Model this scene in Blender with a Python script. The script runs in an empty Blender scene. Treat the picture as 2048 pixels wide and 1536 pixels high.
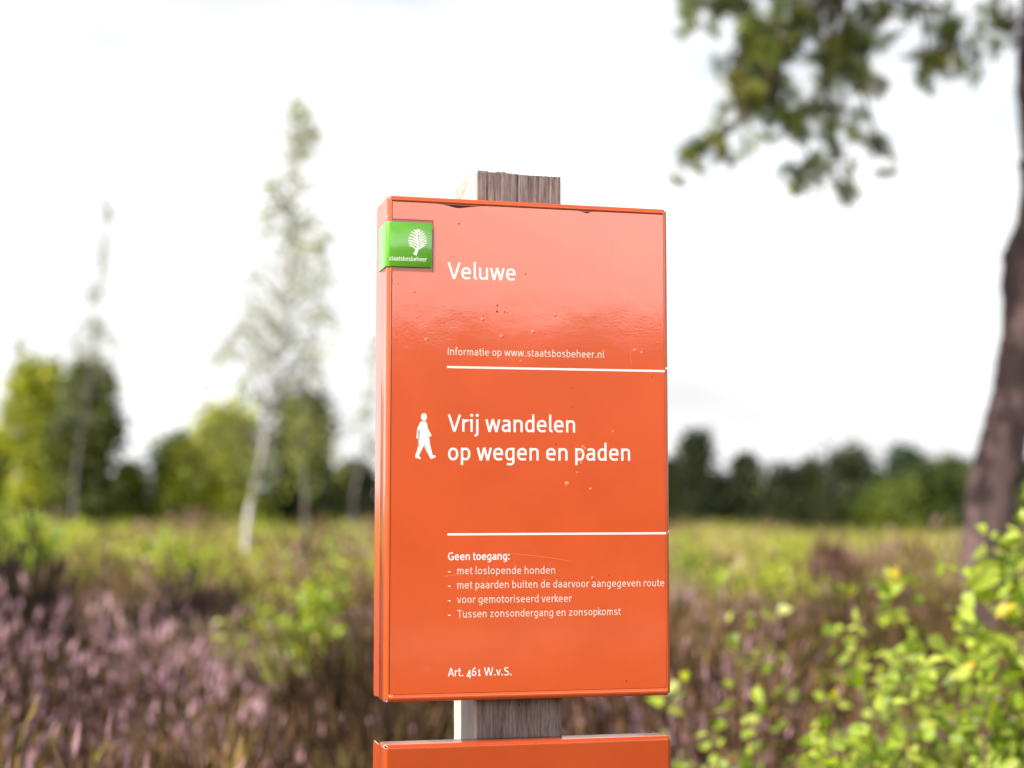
import bpy, bmesh, math, random
import numpy as np
from mathutils import Vector, Matrix

sc = bpy.context.scene
COL = sc.collection
rad = math.radians
rng = np.random.default_rng(11)
random.seed(11)

# ------------------------------------------------------------------ camera
EYE = 1.25
F = 3400.0                     # focal length in pixels of the 2048 px wide photograph
PITCH = rad(4.89)
cam_d = bpy.data.cameras.new("camera")
cam_d.sensor_width = 36.0
cam_d.lens = 36.0 * F / 2048.0
cam_d.clip_start = 0.05
cam_d.clip_end = 3000.0
cam_d.dof.use_dof = True
cam_d.dof.focus_distance = 2.0
cam_d.dof.aperture_fstop = 3.0
cam = bpy.data.objects.new("camera", cam_d)
cam.location = (0, 0, EYE)
cam.rotation_euler = (rad(90) + PITCH, 0, 0)
COL.objects.link(cam)
sc.camera = cam

# ------------------------------------------------------------------ light
SUN_DIR = Vector((-0.64, -0.435, 0.63)).normalized()     # towards the sun
SUN_EL = math.asin(SUN_DIR.z)
SUN_AZ = math.atan2(SUN_DIR.x, SUN_DIR.y)
sun_d = bpy.data.lights.new("sun", 'SUN')
sun_d.energy = 4.8
sun_d.angle = rad(0.6)
sun_d.color = (1.0, 0.94, 0.85)
sun = bpy.data.objects.new("sun", sun_d)
sun.rotation_euler = SUN_DIR.to_track_quat('Z', 'Y').to_euler()
sun.location = (-20, -15, 30)
COL.objects.link(sun)

world = bpy.data.worlds.new("World")
sc.world = world
world.use_nodes = True
wn, wl = world.node_tree.nodes, world.node_tree.links
wn.clear()
w_out = wn.new('ShaderNodeOutputWorld')
w_bg = wn.new('ShaderNodeBackground')
w_bg.inputs['Strength'].default_value = 0.10
w_sky = wn.new('ShaderNodeTexSky')
w_sky.sky_type = 'NISHITA'
w_sky.sun_disc = False
w_sky.sun_elevation = SUN_EL
w_sky.sun_rotation = SUN_AZ
w_sky.air_density = 1.0
w_sky.dust_density = 2.0
w_tc = wn.new('ShaderNodeTexCoord')
w_map = wn.new('ShaderNodeMapping')
w_map.inputs['Scale'].default_value = (1.0, 1.0, 3.6)
w_noise = wn.new('ShaderNodeTexNoise')
w_noise.inputs['Scale'].default_value = 3.2
w_noise.inputs['Detail'].default_value = 5.0
w_noise.inputs['Roughness'].default_value = 0.5
w_sep = wn.new('ShaderNodeSeparateXYZ')
w_low = wn.new('ShaderNodeMapRange')          # cloud bank: thick low down, broken overhead
w_low.inputs['From Min'].default_value = 0.02
w_low.inputs['From Max'].default_value = 0.55
w_low.inputs['To Min'].default_value = 0.58
w_low.inputs['To Max'].default_value = -0.16
w_add = wn.new('ShaderNodeMath'); w_add.operation = 'ADD'
w_ramp = wn.new('ShaderNodeMapRange')
w_ramp.inputs['From Min'].default_value = 0.35
w_ramp.inputs['From Max'].default_value = 0.85
w_ramp.interpolation_type = 'SMOOTHSTEP'
w_mix = wn.new('ShaderNodeMix'); w_mix.data_type = 'RGBA'
CLOUD_FRONT, CLOUD_ADDED = 6.9, 25.0          # thin veil all round, plus a bright patch added behind the viewer for the board's reflection
w_dot = wn.new('ShaderNodeVectorMath'); w_dot.operation = 'DOT_PRODUCT'
w_dot.inputs[1].default_value = (0.49, -0.85, 0.19)
wl.new(w_tc.outputs['Generated'], w_dot.inputs[0])
w_dir = wn.new('ShaderNodeMapRange')
w_dir.interpolation_type = 'SMOOTHSTEP'
w_dir.inputs['From Min'].default_value = 0.80
w_dir.inputs['From Max'].default_value = 0.965
w_dir.inputs['To Min'].default_value = CLOUD_FRONT
w_dir.inputs['To Max'].default_value = CLOUD_ADDED
wl.new(w_dot.outputs['Value'], w_dir.inputs['Value'])
w_n2 = wn.new('ShaderNodeTexNoise')           # slow swell of thicker and thinner cloud
w_n2.inputs['Scale'].default_value = 2.4
w_n2.inputs['Detail'].default_value = 3.0
w_sw = wn.new('ShaderNodeMapRange')
w_sw.inputs['From Min'].default_value = 0.36
w_sw.inputs['From Max'].default_value = 0.7
w_sw.inputs['To Min'].default_value = 0.78
w_sw.inputs['To Max'].default_value = 1.28
w_mul = wn.new('ShaderNodeMath'); w_mul.operation = 'MULTIPLY'
wl.new(w_map.outputs['Vector'], w_n2.inputs['Vector'])
wl.new(w_n2.outputs['Fac'], w_sw.inputs['Value'])
wl.new(w_dir.outputs['Result'], w_mul.inputs[0])
wl.new(w_sw.outputs['Result'], w_mul.inputs[1])
wl.new(w_mul.outputs[0], w_mix.inputs[7])
wl.new(w_tc.outputs['Generated'], w_map.inputs['Vector'])
wl.new(w_map.outputs['Vector'], w_noise.inputs['Vector'])
wl.new(w_tc.outputs['Generated'], w_sep.inputs['Vector'])
wl.new(w_sep.outputs['Z'], w_low.inputs['Value'])
wl.new(w_noise.outputs['Fac'], w_add.inputs[0])
wl.new(w_low.outputs['Result'], w_add.inputs[1])
wl.new(w_add.outputs[0], w_ramp.inputs['Value'])
wl.new(w_ramp.outputs['Result'], w_mix.inputs[0])
wl.new(w_sky.outputs['Color'], w_mix.inputs[6])
wl.new(w_mix.outputs[2], w_bg.inputs['Color'])
wl.new(w_bg.outputs['Background'], w_out.inputs['Surface'])

sc.view_settings.view_transform = 'Standard'
sc.view_settings.look = 'None'
sc.view_settings.exposure = 0.80
sc.view_settings.gamma = 1.0


# ------------------------------------------------------------------ helpers
def ray(px, py):
    u, v = (px - 1024) / F, -(py - 768) / F
    c, s = math.cos(PITCH), math.sin(PITCH)
    return Vector((u, c - v * s, s + v * c))


def at(px, py, Y):
    """The point at ground distance Y that the photograph's pixel looks at."""
    d = ray(px, py)
    t = Y / d.y
    return Vector((d.x * t, Y, EYE + d.z * t))


def xat(px, Y):
    return (px - 1024) / F * Y


def prop(o, label=None, cat=None, group=None, kind=None):
    if label: o["label"] = label
    if cat: o["category"] = cat
    if group: o["group"] = group
    if kind: o["kind"] = kind
    return o


def thing(name, label, cat, loc, group=None):
    o = bpy.data.objects.new(name, None)
    o.empty_display_size = 0.1
    o.location = loc
    COL.objects.link(o)
    return prop(o, label, cat, group)


def link(name, me, mats, parent=None, smooth=False):
    o = bpy.data.objects.new(name, me)
    for m in (mats if isinstance(mats, (list, tuple)) else [mats]):
        me.materials.append(m)
    if smooth:
        me.polygons.foreach_set('use_smooth', [True] * len(me.polygons))
    COL.objects.link(o)
    if parent is not None:
        o.parent = parent
    return o


def np_mesh(name, V, faces, tint=None, mi=None):
    """faces: list of arrays (n, k)."""
    me = bpy.data.meshes.new(name)
    V = np.asarray(V, dtype=np.float32)
    me.vertices.add(len(V))
    me.vertices.foreach_set('co', V.ravel())
    loops = np.concatenate([np.asarray(f).ravel() for f in faces]).astype(np.int32)
    tot = np.concatenate([np.full(len(f), np.asarray(f).shape[1]) for f in faces]).astype(np.int32)
    start = np.concatenate([[0], np.cumsum(tot)[:-1]]).astype(np.int32)
    me.loops.add(len(loops))
    me.loops.foreach_set('vertex_index', loops)
    me.polygons.add(len(tot))
    me.polygons.foreach_set('loop_start', start)
    me.polygons.foreach_set('loop_total', tot)
    if mi is not None:
        me.polygons.foreach_set('material_index', np.asarray(mi, dtype=np.int32))
    if tint is not None:
        a = me.attributes.new('tint', 'FLOAT_COLOR', 'POINT')
        t = np.ones((len(V), 4), dtype=np.float32)
        t[:, :3] = tint
        a.data.foreach_set('color', t.ravel())
    me.update(calc_edges=True)
    me.validate()
    return me


def stamp(base_v, base_f, R, S, L, tint):
    """Copies of a small base shape: R (n,3,3), S (n,) or (n,3), L (n,3), tint (n,3)."""
    base_v = np.asarray(base_v, dtype=np.float64)
    n, k = len(L), len(base_v)
    S = np.asarray(S)
    if S.ndim == 1:
        S = np.repeat(S[:, None], 3, 1)
    V = np.einsum('nij,nkj->nki', R, base_v[None] * S[:, None, :]) + L[:, None, :]
    faces = []
    for f in base_f:
        f = np.asarray(f)
        faces.append((f[None] + (np.arange(n) * k)[:, None, None]).reshape(-1, f.shape[1]))
    return V.reshape(-1, 3), faces, np.repeat(tint, k, 0)


class Heap:
    """Collects stamped shapes for one mesh."""
    def __init__(self):
        self.V, self.F, self.T, self.n = [], [], [], 0

    def add(self, V, faces, T):
        self.V.append(V); self.T.append(T)
        for f in faces:
            self.F.append(f + self.n)
        self.n += len(V)

    def mesh(self, name):
        return np_mesh(name, np.concatenate(self.V), self.F, np.concatenate(self.T))


def rand_rot(n, tilt=None, up=None):
    """Random orientation matrices (columns x, y, z)."""
    q = rng.normal(size=(n, 4))
    q /= np.linalg.norm(q, axis=1)[:, None]
    w, x, y, z = q.T
    return np.stack([np.stack([1 - 2 * (y * y + z * z), 2 * (x * y - z * w), 2 * (x * z + y * w)], -1),
                     np.stack([2 * (x * y + z * w), 1 - 2 * (x * x + z * z), 2 * (y * z - x * w)], -1),
                     np.stack([2 * (x * z - y * w), 2 * (y * z + x * w), 1 - 2 * (x * x + y * y)], -1)], 1)


def frame_y(D, roll):
    """Rotation matrices whose local y runs along D, rolled about it."""
    D = D / np.linalg.norm(D, axis=1)[:, None]
    ref = np.where(np.abs(D[:, 2:3]) < 0.95, np.array([[0, 0, 1.0]]), np.array([[1.0, 0, 0]]))
    X = np.cross(D, ref); X /= np.linalg.norm(X, axis=1)[:, None]
    Z = np.cross(X, D)
    c, s = np.cos(roll)[:, None], np.sin(roll)[:, None]
    X2, Z2 = X * c + Z * s, -X * s + Z * c
    return np.stack([X2, D, Z2], -1)


def tube(pts, radii, seg=8, rough=0.0, cap=True):
    """Numpy tube through points; returns V, [quads, ...]."""
    P = np.asarray([tuple(p) for p in pts], float)
    n = len(P)
    T = np.gradient(P, axis=0)
    T /= np.linalg.norm(T, axis=1)[:, None] + 1e-12
    ref = np.array([0.31, 0.9, 0.12])
    V = []
    for i in range(n):
        x = np.cross(T[i], ref); x /= np.linalg.norm(x)
        y = np.cross(T[i], x)
        a = np.arange(seg) / seg * 2 * np.pi
        r = radii[i] * (1 + rough * rng.uniform(-1, 1, seg))
        V.append(P[i] + np.outer(np.cos(a) * r, x) + np.outer(np.sin(a) * r, y))
    V = np.concatenate(V)
    q = []
    for i in range(n - 1):
        for j in range(seg):
            k = (j + 1) % seg
            q.append((i * seg + j, i * seg + k, (i + 1) * seg + k, (i + 1) * seg + j))
    return V, [np.array(q)]


def smooth_path(pts, n):
    """Catmull-Rom resample of a list of tuples (any dimension)."""
    P = np.asarray([tuple(p) for p in pts], float)
    P = np.vstack([2 * P[0] - P[1], P, 2 * P[-1] - P[-2]])
    m = len(P) - 3
    out = []
    for t in np.linspace(0, m - 1e-6, n):
        i = int(t); u = t - i
        a, b, c, d = P[i:i + 4]
        out.append(0.5 * (2 * b + (c - a) * u + (2 * a - 5 * b + 4 * c - d) * u * u + (3 * b - a - 3 * c + d) * u ** 3))
    return np.array(out)


# ------------------------------------------------------------------ materials
def mat(name):
    m = bpy.data.materials.new(name)
    m.use_nodes = True
    nt = m.node_tree
    return m, nt.nodes, nt.links, nt.nodes['Principled BSDF']


def N(nodes, t, **kw):
    n = nodes.new(t)
    for k, v in kw.items():
        if k in n.inputs:
            n.inputs[k].default_value = v
        else:
            setattr(n, k, v)
    return n


def coords(nodes, links, scale=(1, 1, 1), kind='Object'):
    tc = nodes.new('ShaderNodeTexCoord')
    mp = nodes.new('ShaderNodeMapping')
    mp.inputs['Scale'].default_value = scale
    links.new(tc.outputs[kind], mp.inputs['Vector'])
    return mp.outputs['Vector']


def ramp(nodes, stops):
    r = nodes.new('ShaderNodeValToRGB')
    e = r.color_ramp.elements
    while len(e) < len(stops):
        e.new(0.5)
    for el, (p, c) in zip(e, stops):
        el.position = p
        el.color = (*c, 1)
    return r


def leaf_material(name, rough=0.5, trans=0.35, spec=0.4):
    """Leaf: own colour in the tint attribute, some light passes through."""
    m, n, l, b = mat(name)
    a = n.new('ShaderNodeAttribute'); a.attribute_name = 'tint'
    l.new(a.outputs['Color'], b.inputs['Base Color'])
    b.inputs['Roughness'].default_value = rough
    b.inputs['Specular IOR Level'].default_value = spec
    t = n.new('ShaderNodeBsdfTranslucent')
    hs = n.new('ShaderNodeHueSaturation')
    hs.inputs['Value'].default_value = 1.5
    hs.inputs['Saturation'].default_value = 1.1
    l.new(a.outputs['Color'], hs.inputs['Color'])
    l.new(hs.outputs['Color'], t.inputs['Color'])
    mx = n.new('ShaderNodeMixShader')
    mx.inputs['Fac'].default_value = trans
    l.new(b.outputs['BSDF'], mx.inputs[1])
    l.new(t.outputs['BSDF'], mx.inputs[2])
    l.new(mx.outputs['Shader'], n['Material Output'].inputs['Surface'])
    return m


M_LEAF = leaf_material('birch_leaf', 0.45, 0.42, 0.5)
M_FOL = leaf_material('tree_foliage', 0.6, 0.25, 0.3)
M_NEEDLE = leaf_material('pine_needles', 0.5, 0.15, 0.4)
M_HEATH = leaf_material('heather', 0.8, 0.2, 0.15)
M_GRASS = leaf_material('grass', 0.6, 0.35, 0.25)


def bark_material(name, c1, c2, sx=14, sz=3):
    m, n, l, b = mat(name)
    v = coords(n, l, (sx, sx, sz))
    no = N(n, 'ShaderNodeTexNoise', Scale=1.6, Detail=6.0, Roughness=0.65)
    l.new(v, no.inputs['Vector'])
    vo = N(n, 'ShaderNodeTexVoronoi', Scale=2.0)
    l.new(v, vo.inputs['Vector'])
    r = ramp(n, [(0.3, c1), (0.7, c2)])
    l.new(no.outputs['Fac'], r.inputs['Fac'])
    l.new(r.outputs['Color'], b.inputs['Base Color'])
    b.inputs['Roughness'].default_value = 0.9
    bp = N(n, 'ShaderNodeBump', Strength=0.9, Distance=0.02)
    ad = N(n, 'ShaderNodeMath', operation='ADD')
    l.new(no.outputs['Fac'], ad.inputs[0]); l.new(vo.outputs['Distance'], ad.inputs[1])
    l.new(ad.outputs[0], bp.inputs['Height'])
    l.new(bp.outputs['Normal'], b.inputs['Normal'])
    return m


M_PINEBARK = bark_material('pine_bark', (0.016, 0.009, 0.009), (0.165, 0.100, 0.092), 7, 1.5)
M_BARK = bark_material('dark_bark', (0.05, 0.04, 0.035), (0.14, 0.11, 0.095))
M_BIRCHBARK = bark_material('birch_bark', (0.40, 0.36, 0.34), (0.75, 0.72, 0.70), 5, 9)
M_SHADEBARK = bark_material('shaded_birch_bark', (0.09, 0.075, 0.075), (0.26, 0.23, 0.23), 5, 9)  # birch bark darkened: the shade on these trunks is put into the colour
M_TWIG = bark_material('reddish_twig', (0.10, 0.05, 0.035), (0.22, 0.12, 0.08))


def paint_orange(name, base, rough=0.3, coat=1.0, coat_rough=0.05, ior=1.5, chips=False):
    m, n, l, b = mat(name)
    v = coords(n, l)
    # faint uneven fading and grime of the print
    n1 = N(n, 'ShaderNodeTexNoise', Scale=9.0, Detail=4.0, Roughness=0.6)
    l.new(v, n1.inputs['Vector'])
    dark = tuple(c * 0.93 for c in base)
    light = tuple(min(1, c * 1.05 + 0.004) for c in base)
    r = ramp(n, [(0.3, dark), (0.7, light)])
    l.new(n1.outputs['Fac'], r.inputs['Fac'])
    # small dark specks of dirt
    n2 = N(n, 'ShaderNodeTexVoronoi', Scale=42.0)
    l.new(v, n2.inputs['Vector'])
    lt = N(n, 'ShaderNodeMath', operation='LESS_THAN')
    lt.inputs[1].default_value = 0.030
    l.new(n2.outputs['Distance'], lt.inputs[0])
    n3 = N(n, 'ShaderNodeTexNoise', Scale=13.0, Detail=1.0)
    l.new(v, n3.inputs['Vector'])
    gt = N(n, 'ShaderNodeMath', operation='GREATER_THAN')
    gt.inputs[1].default_value = 0.60
    l.new(n3.outputs['Fac'], gt.inputs[0])
    mu = N(n, 'ShaderNodeMath', operation='MULTIPLY')
    l.new(lt.outputs[0], mu.inputs[0]); l.new(gt.outputs[0], mu.inputs[1])
    mx = N(n, 'ShaderNodeMix', data_type='RGBA')
    l.new(mu.outputs[0], mx.inputs[0])
    l.new(r.outputs['Color'], mx.inputs[6])
    mx.inputs[7].default_value = (0.12, 0.035, 0.02, 1)
    col = mx.outputs[2]
    l.new(col, b.inputs['Base Color'])
    b.inputs['Roughness'].default_value = rough
    b.inputs['Specular IOR Level'].default_value = 0.35
    b.inputs['Coat Weight'].default_value = coat
    b.inputs['Coat Roughness'].default_value = coat_rough
    b.inputs['Coat IOR'].default_value = ior
    # orange peel and a slow warp of the sheet
    f1 = N(n, 'ShaderNodeTexNoise', Scale=420.0, Detail=2.0, Roughness=0.5)
    f2 = N(n, 'ShaderNodeTexNoise', Scale=17.0, Detail=2.0, Roughness=0.5)
    l.new(v, f1.inputs['Vector']); l.new(v, f2.inputs['Vector'])
    b1 = N(n, 'ShaderNodeBump', Strength=0.5, Distance=0.00006)
    b2 = N(n, 'ShaderNodeBump', Strength=0.5, Distance=0.0004)
    l.new(f1.outputs['Fac'], b1.inputs['Height'])
    l.new(f2.outputs['Fac'], b2.inputs['Height'])
    l.new(b2.outputs['Normal'], b1.inputs['Normal'])
    l.new(b1.outputs['Normal'], b.inputs['Coat Normal'])
    l.new(b1.outputs['Normal'], b.inputs['Normal'])
    return m


ORANGE = (0.63, 0.078, 0.007)
M_FILM = paint_orange('orange_print', ORANGE, 0.35, 1.0, 0.045, 1.62)
M_BOX = paint_orange('orange_enamel', (0.58, 0.082, 0.011), 0.32, 0.9, 0.12, 1.5)

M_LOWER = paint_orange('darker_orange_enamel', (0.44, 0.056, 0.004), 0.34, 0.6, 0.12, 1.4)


def plain(name, c, rough=0.5, spec=0.4, noise=0.06, scale=60):
    m, n, l, b = mat(name)
    v = coords(n, l)
    no = N(n, 'ShaderNodeTexNoise', Scale=scale, Detail=4.0)
    l.new(v, no.inputs['Vector'])
    r = ramp(n, [(0.3, tuple(x * (1 - noise) for x in c)), (0.7, tuple(min(1, x * (1 + noise)) for x in c))])
    l.new(no.outputs['Fac'], r.inputs['Fac'])
    l.new(r.outputs['Color'], b.inputs['Base Color'])
    b.inputs['Roughness'].default_value = rough
    b.inputs['Specular IOR Level'].default_value = spec
    return m


M_WHITE = plain('white_print', (0.84, 0.80, 0.76), 0.35, 0.5, 0.03)
M_CREAM = plain('thin_white_print', (0.82, 0.70, 0.60), 0.35, 0.5, 0.04)
M_CHIP = plain('bare_edge', (0.62, 0.50, 0.45), 0.5, 0.4, 0.3, 400)
M_GREEN = plain('green_enamel', (0.115, 0.40, 0.014), 0.28, 0.5, 0.05, 90)
M_GREEN.node_tree.nodes['Principled BSDF'].inputs['Coat Weight'].default_value = 0.5
M_DIRT = plain('dirt', (0.10, 0.035, 0.018), 0.9, 0.1, 0.4, 500)
M_PALE = plain('pale_blister', (0.84, 0.20, 0.11), 0.3, 0.6, 0.05, 300)  # paler than the print: sky gloss on the blisters put into the colour


def wood_material():
    m, n, l, b = mat('weathered_oak')
    v = coords(n, l, (1, 1, 0.075))
    n1 = N(n, 'ShaderNodeTexNoise', Scale=300.0, Detail=8.0, Roughness=0.8)
    l.new(v, n1.inputs['Vector'])
    v2 = coords(n, l, (1, 1, 0.12))
    n2 = N(n, 'ShaderNodeTexNoise', Scale=55.0, Detail=4.0, Roughness=0.6)
    l.new(v2, n2.inputs['Vector'])
    r1 = ramp(n, [(0.32, (0.055, 0.040, 0.038)), (0.45, (0.20, 0.165, 0.155)), (0.72, (0.42, 0.37, 0.345))])
    l.new(n1.outputs['Fac'], r1.inputs['Fac'])
    r2 = ramp(n, [(0.35, (0.72, 0.62, 0.58)), (0.65, (1.0, 1.0, 1.0))])
    l.new(n2.outputs['Fac'], r2.inputs['Fac'])
    mx = N(n, 'ShaderNodeMix', data_type='RGBA', blend_type='MULTIPLY')
    mx.inputs[0].default_value = 1.0
    l.new(r1.outputs['Color'], mx.inputs[6]); l.new(r2.outputs['Color'], mx.inputs[7])
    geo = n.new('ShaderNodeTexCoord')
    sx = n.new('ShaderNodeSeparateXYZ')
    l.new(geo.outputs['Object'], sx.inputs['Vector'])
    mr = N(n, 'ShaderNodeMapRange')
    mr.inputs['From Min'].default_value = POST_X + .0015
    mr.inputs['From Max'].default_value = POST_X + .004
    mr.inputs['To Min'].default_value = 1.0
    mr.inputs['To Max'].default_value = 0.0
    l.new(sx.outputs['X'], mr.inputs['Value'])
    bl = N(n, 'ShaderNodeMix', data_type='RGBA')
    bl.inputs[7].default_value = (0.66, 0.61, 0.55, 1)  # left face painted paler to carry the glare of the sun
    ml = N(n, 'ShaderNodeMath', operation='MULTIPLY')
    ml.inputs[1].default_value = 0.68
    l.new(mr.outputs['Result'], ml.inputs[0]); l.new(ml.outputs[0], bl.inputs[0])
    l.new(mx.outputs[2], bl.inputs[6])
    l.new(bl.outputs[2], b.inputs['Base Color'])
    b.inputs['Roughness'].default_value = 0.92
    b.inputs['Specular IOR Level'].default_value = 0.15
    bp = N(n, 'ShaderNodeBump', Strength=0.8, Distance=0.0012)
    l.new(n1.outputs['Fac'], bp.inputs['Height'])
    l.new(bp.outputs['Normal'], b.inputs['Normal'])
    return m





def ground_material():
    m, n, l, b = mat('heath_soil')
    v = coords(n, l)
    n1 = N(n, 'ShaderNodeTexNoise', Scale=0.55, Detail=8.0, Roughness=0.65)
    n2 = N(n, 'ShaderNodeTexNoise', Scale=9.0, Detail=6.0, Roughness=0.7)
    l.new(v, n1.inputs['Vector']); l.new(v, n2.inputs['Vector'])
    r = ramp(n, [(0.30, (0.055, 0.040, 0.028)), (0.48, (0.10, 0.085, 0.045)), (0.60, (0.13, 0.14, 0.05)), (0.75, (0.15, 0.10, 0.09))])
    l.new(n1.outputs['Fac'], r.inputs['Fac'])
    r2 = ramp(n, [(0.3, (0.55, 0.55, 0.55)), (0.7, (1.2, 1.2, 1.2))])
    l.new(n2.outputs['Fac'], r2.inputs['Fac'])
    mx = N(n, 'ShaderNodeMix', data_type='RGBA', blend_type='MULTIPLY')
    mx.inputs[0].default_value = 1.0
    l.new(r.outputs['Color'], mx.inputs[6]); l.new(r2.outputs['Color'], mx.inputs[7])
    l.new(mx.outputs[2], b.inputs['Base Color'])
    b.inputs['Roughness'].default_value = 0.95
    bp = N(n, 'ShaderNodeBump', Strength=1.0, Distance=0.08)
    l.new(n2.outputs['Fac'], bp.inputs['Height'])
    l.new(bp.outputs['Normal'], b.inputs['Normal'])
    return m


M_GROUND = ground_material()
M_SAND = plain('pale_sand', (0.55, 0.45, 0.34), 0.95, 0.1, 0.25, 6)


# ------------------------------------------------------------------ terrain
def gz(x, y):
    """Ground height: level near the sign, rising gently to the heath beyond."""
    x = np.asarray(x, float); y = np.asarray(y, float)
    t = np.clip((y - 7) / 40, 0, 1)
    rise = (0.72 - 0.36 * np.clip(x / 8, -0.2, 1)) * t * t * (3 - 2 * t)
    und = 0.05 * np.sin(x * 0.55 + 1.3) * np.cos(y * 0.42) + 0.035 * np.sin(x * 1.3 + y * 0.9)
    far = np.clip(1 - np.hypot(x, y) / 200, 0, 1)
    hump = 0.16 * np.exp(-((y - 6.6) / 2.0) ** 2) * np.clip((1.6 - x) / 1.5, 0, 1)
    return rise + und * far + hump


def build_ground():
    a = np.concatenate([-np.geomspace(1500, 30, 26), np.linspace(-29, 29, 100), np.geomspace(30, 1500, 26)])
    X, Y = np.meshgrid(a, np.concatenate([-np.geomspace(1500, 30, 26), np.linspace(-29, 69, 150), np.geomspace(70, 1500, 26)]), indexing='ij')
    V = np.stack([X, Y, gz(X, Y)], -1).reshape(-1, 3)
    nx, ny = X.shape
    i, j = np.meshgrid(np.arange(nx - 1), np.arange(ny - 1), indexing='ij')
    k = (i * ny + j).ravel()
    q = np.stack([k, k + ny, k + ny + 1, k + 1], -1)
    o = link('ground', np_mesh('ground', V, [q]), M_GROUND, smooth=True)
    prop(o, kind='structure')


build_ground()


def build_path():
    """The sandy path in front of the sign (the camera stands at its edge)."""
    ys = np.linspace(-60, 40, 60)
    V, q = [], []
    s = np.linspace(-70, 70, 80)
    for i, t in enumerate(s):
        cx, cy = t, -13.0 - 0.10 * t + 1.2 * math.sin(t * 0.11)
        for w in (-1.6, -0.8, 0, 0.8, 1.6):
            yy = cy + w + 0.12 * math.sin(t * 2.1 + w)
            V.append((cx, yy, float(gz(cx, yy)) + 0.012))
        if i:
            for k in range(4):
                a = (i - 1) * 5 + k
                q.append((a, a + 5, a + 6, a + 1))
    o = link('sand_path', np_mesh('sand_path', V, [np.array(q)]), M_SAND, smooth=True)
    prop(o, kind='structure')


build_path()

# ------------------------------------------------------------------ the sign
YAW = rad(14.9)
W, H, D = 0.3456, 0.5851, 0.0700
SIGN = Vector((0.0221, 2.0, EYE + 0.0962))            # centre of the upper front face
ROT = Matrix.Rotation(YAW, 3, 'Z')
ROT_T = ROT.transposed()

sign = thing('information_sign', 'orange metal notice board with white lettering and green badge on a weathered wooden post',
             'sign', (SIGN.x, SIGN.y, 0.0))
sign.rotation_euler = (0, 0, YAW)
ZC = SIGN.z                                           # local z of the face centre (the thing's base is the ground)


def loc(px, py):
    """Pixel of the photograph -> (x, z) on the front face, in the sign's own axes."""
    d = ROT_T @ ray(px, py)
    o = ROT_T @ (Vector((0, 0, EYE)) - Vector((SIGN.x, SIGN.y, 0)))
    t = -o.y / d.y
    p = o + d * t
    return p.x, p.z


MPP = (loc(1050, 900)[1] - loc(1050, 1000)[1]) / 100.0   # metres for one pixel on the face


def sign_box(x0, x1, z0, z1, depth, flange, margins, parent, tray=True, paint=None):
    """Folded sheet metal tray: rounded front edges, raised rim, sunk face, open corner slots."""
    r = 0.0046
    cr = 0.0034
    nc = 6
    def loop(ins, y, c):
        l, rr, t, b = ins
        X0, X1, Z0, Z1 = x0 + l, x1 - rr, z0 + b, z1 - t
        pts = []
        for cx, cz, a0 in ((X1 - c, Z1 - c, 0), (X0 + c, Z1 - c, 90), (X0 + c, Z0 + c, 180), (X1 - c, Z0 + c, 270)):
            for k in range(nc + 1):
                a = rad(a0 + 90 * k / nc)
                pts.append((cx + c * math.cos(a), y, cz + c * math.sin(a)))
        return pts
    loops = []
    loops.append(loop((0, 0, 0, 0), flange, cr))
    loops.append(loop((0, 0, 0, 0), r * 1.8, cr))
    rows = [1]
    for k in range(0, 7):
        a = rad(90 * k / 6)
        i = r * (1 - math.cos(a))
        loops.append(loop((i, i, i, i), r * (1 - math.sin(a)), max(cr - i * 0.5, 0.0012)))
    l, rr, t, b = margins
    loops.append(loop((l, rr, t, b), 0.0, 0.0010))
    if tray:
        loops.append(loop((l + .0002, rr + .0002, t + .0002, b + .0002), 0.0021, 0.0010))
    bm = bmesh.new()
    vs = [[bm.verts.new(p) for p in lp] for lp in loops]
    n = len(vs[0])
    for a in range(len(vs) - 1):
        for k in range(n):
            corner = (k % (nc + 1)) in (1, 2, 3, 4)
            if corner and 1 <= a <= 5:               # the slot where the folded edges do not meet
                continue
            k2 = (k + 1) % n
            bm.faces.new((vs[a][k], vs[a][k2], vs[a + 1][k2], vs[a + 1][k]))
    bm.faces.new(vs[-1])
    # side flanges reach further back than the top and bottom ones
    for sx in (x0, x1):
        q = [bm.verts.new(p) for p in ((sx, flange, z0 + cr), (sx, flange, z1 - cr), (sx, depth - .004, z1 - cr * .6), (sx, depth, z1 - cr - .004),
                                       (sx, depth, z0 + cr + .004), (sx, depth - .004, z0 + cr * .6))]
        bm.faces.new(q)
    bmesh.ops.remove_doubles(bm, verts=bm.verts, dist=1e-6)
    bmesh.ops.recalc_face_normals(bm, faces=bm.faces)
    me = bpy.data.meshes.new('sign_board')
    bm.to_mesh(me); bm.free()
    o = link('sign_board', me, [paint or M_BOX, M_CHIP], parent)
    for p in me.polygons:
        p.use_smooth = len(p.vertices) == 4
    so = o.modifiers.new('sheet', 'SOLIDIFY')
    so.thickness = 0.0014
    so.offset = -1
    so.material_offset_rim = 1
    return o


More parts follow.
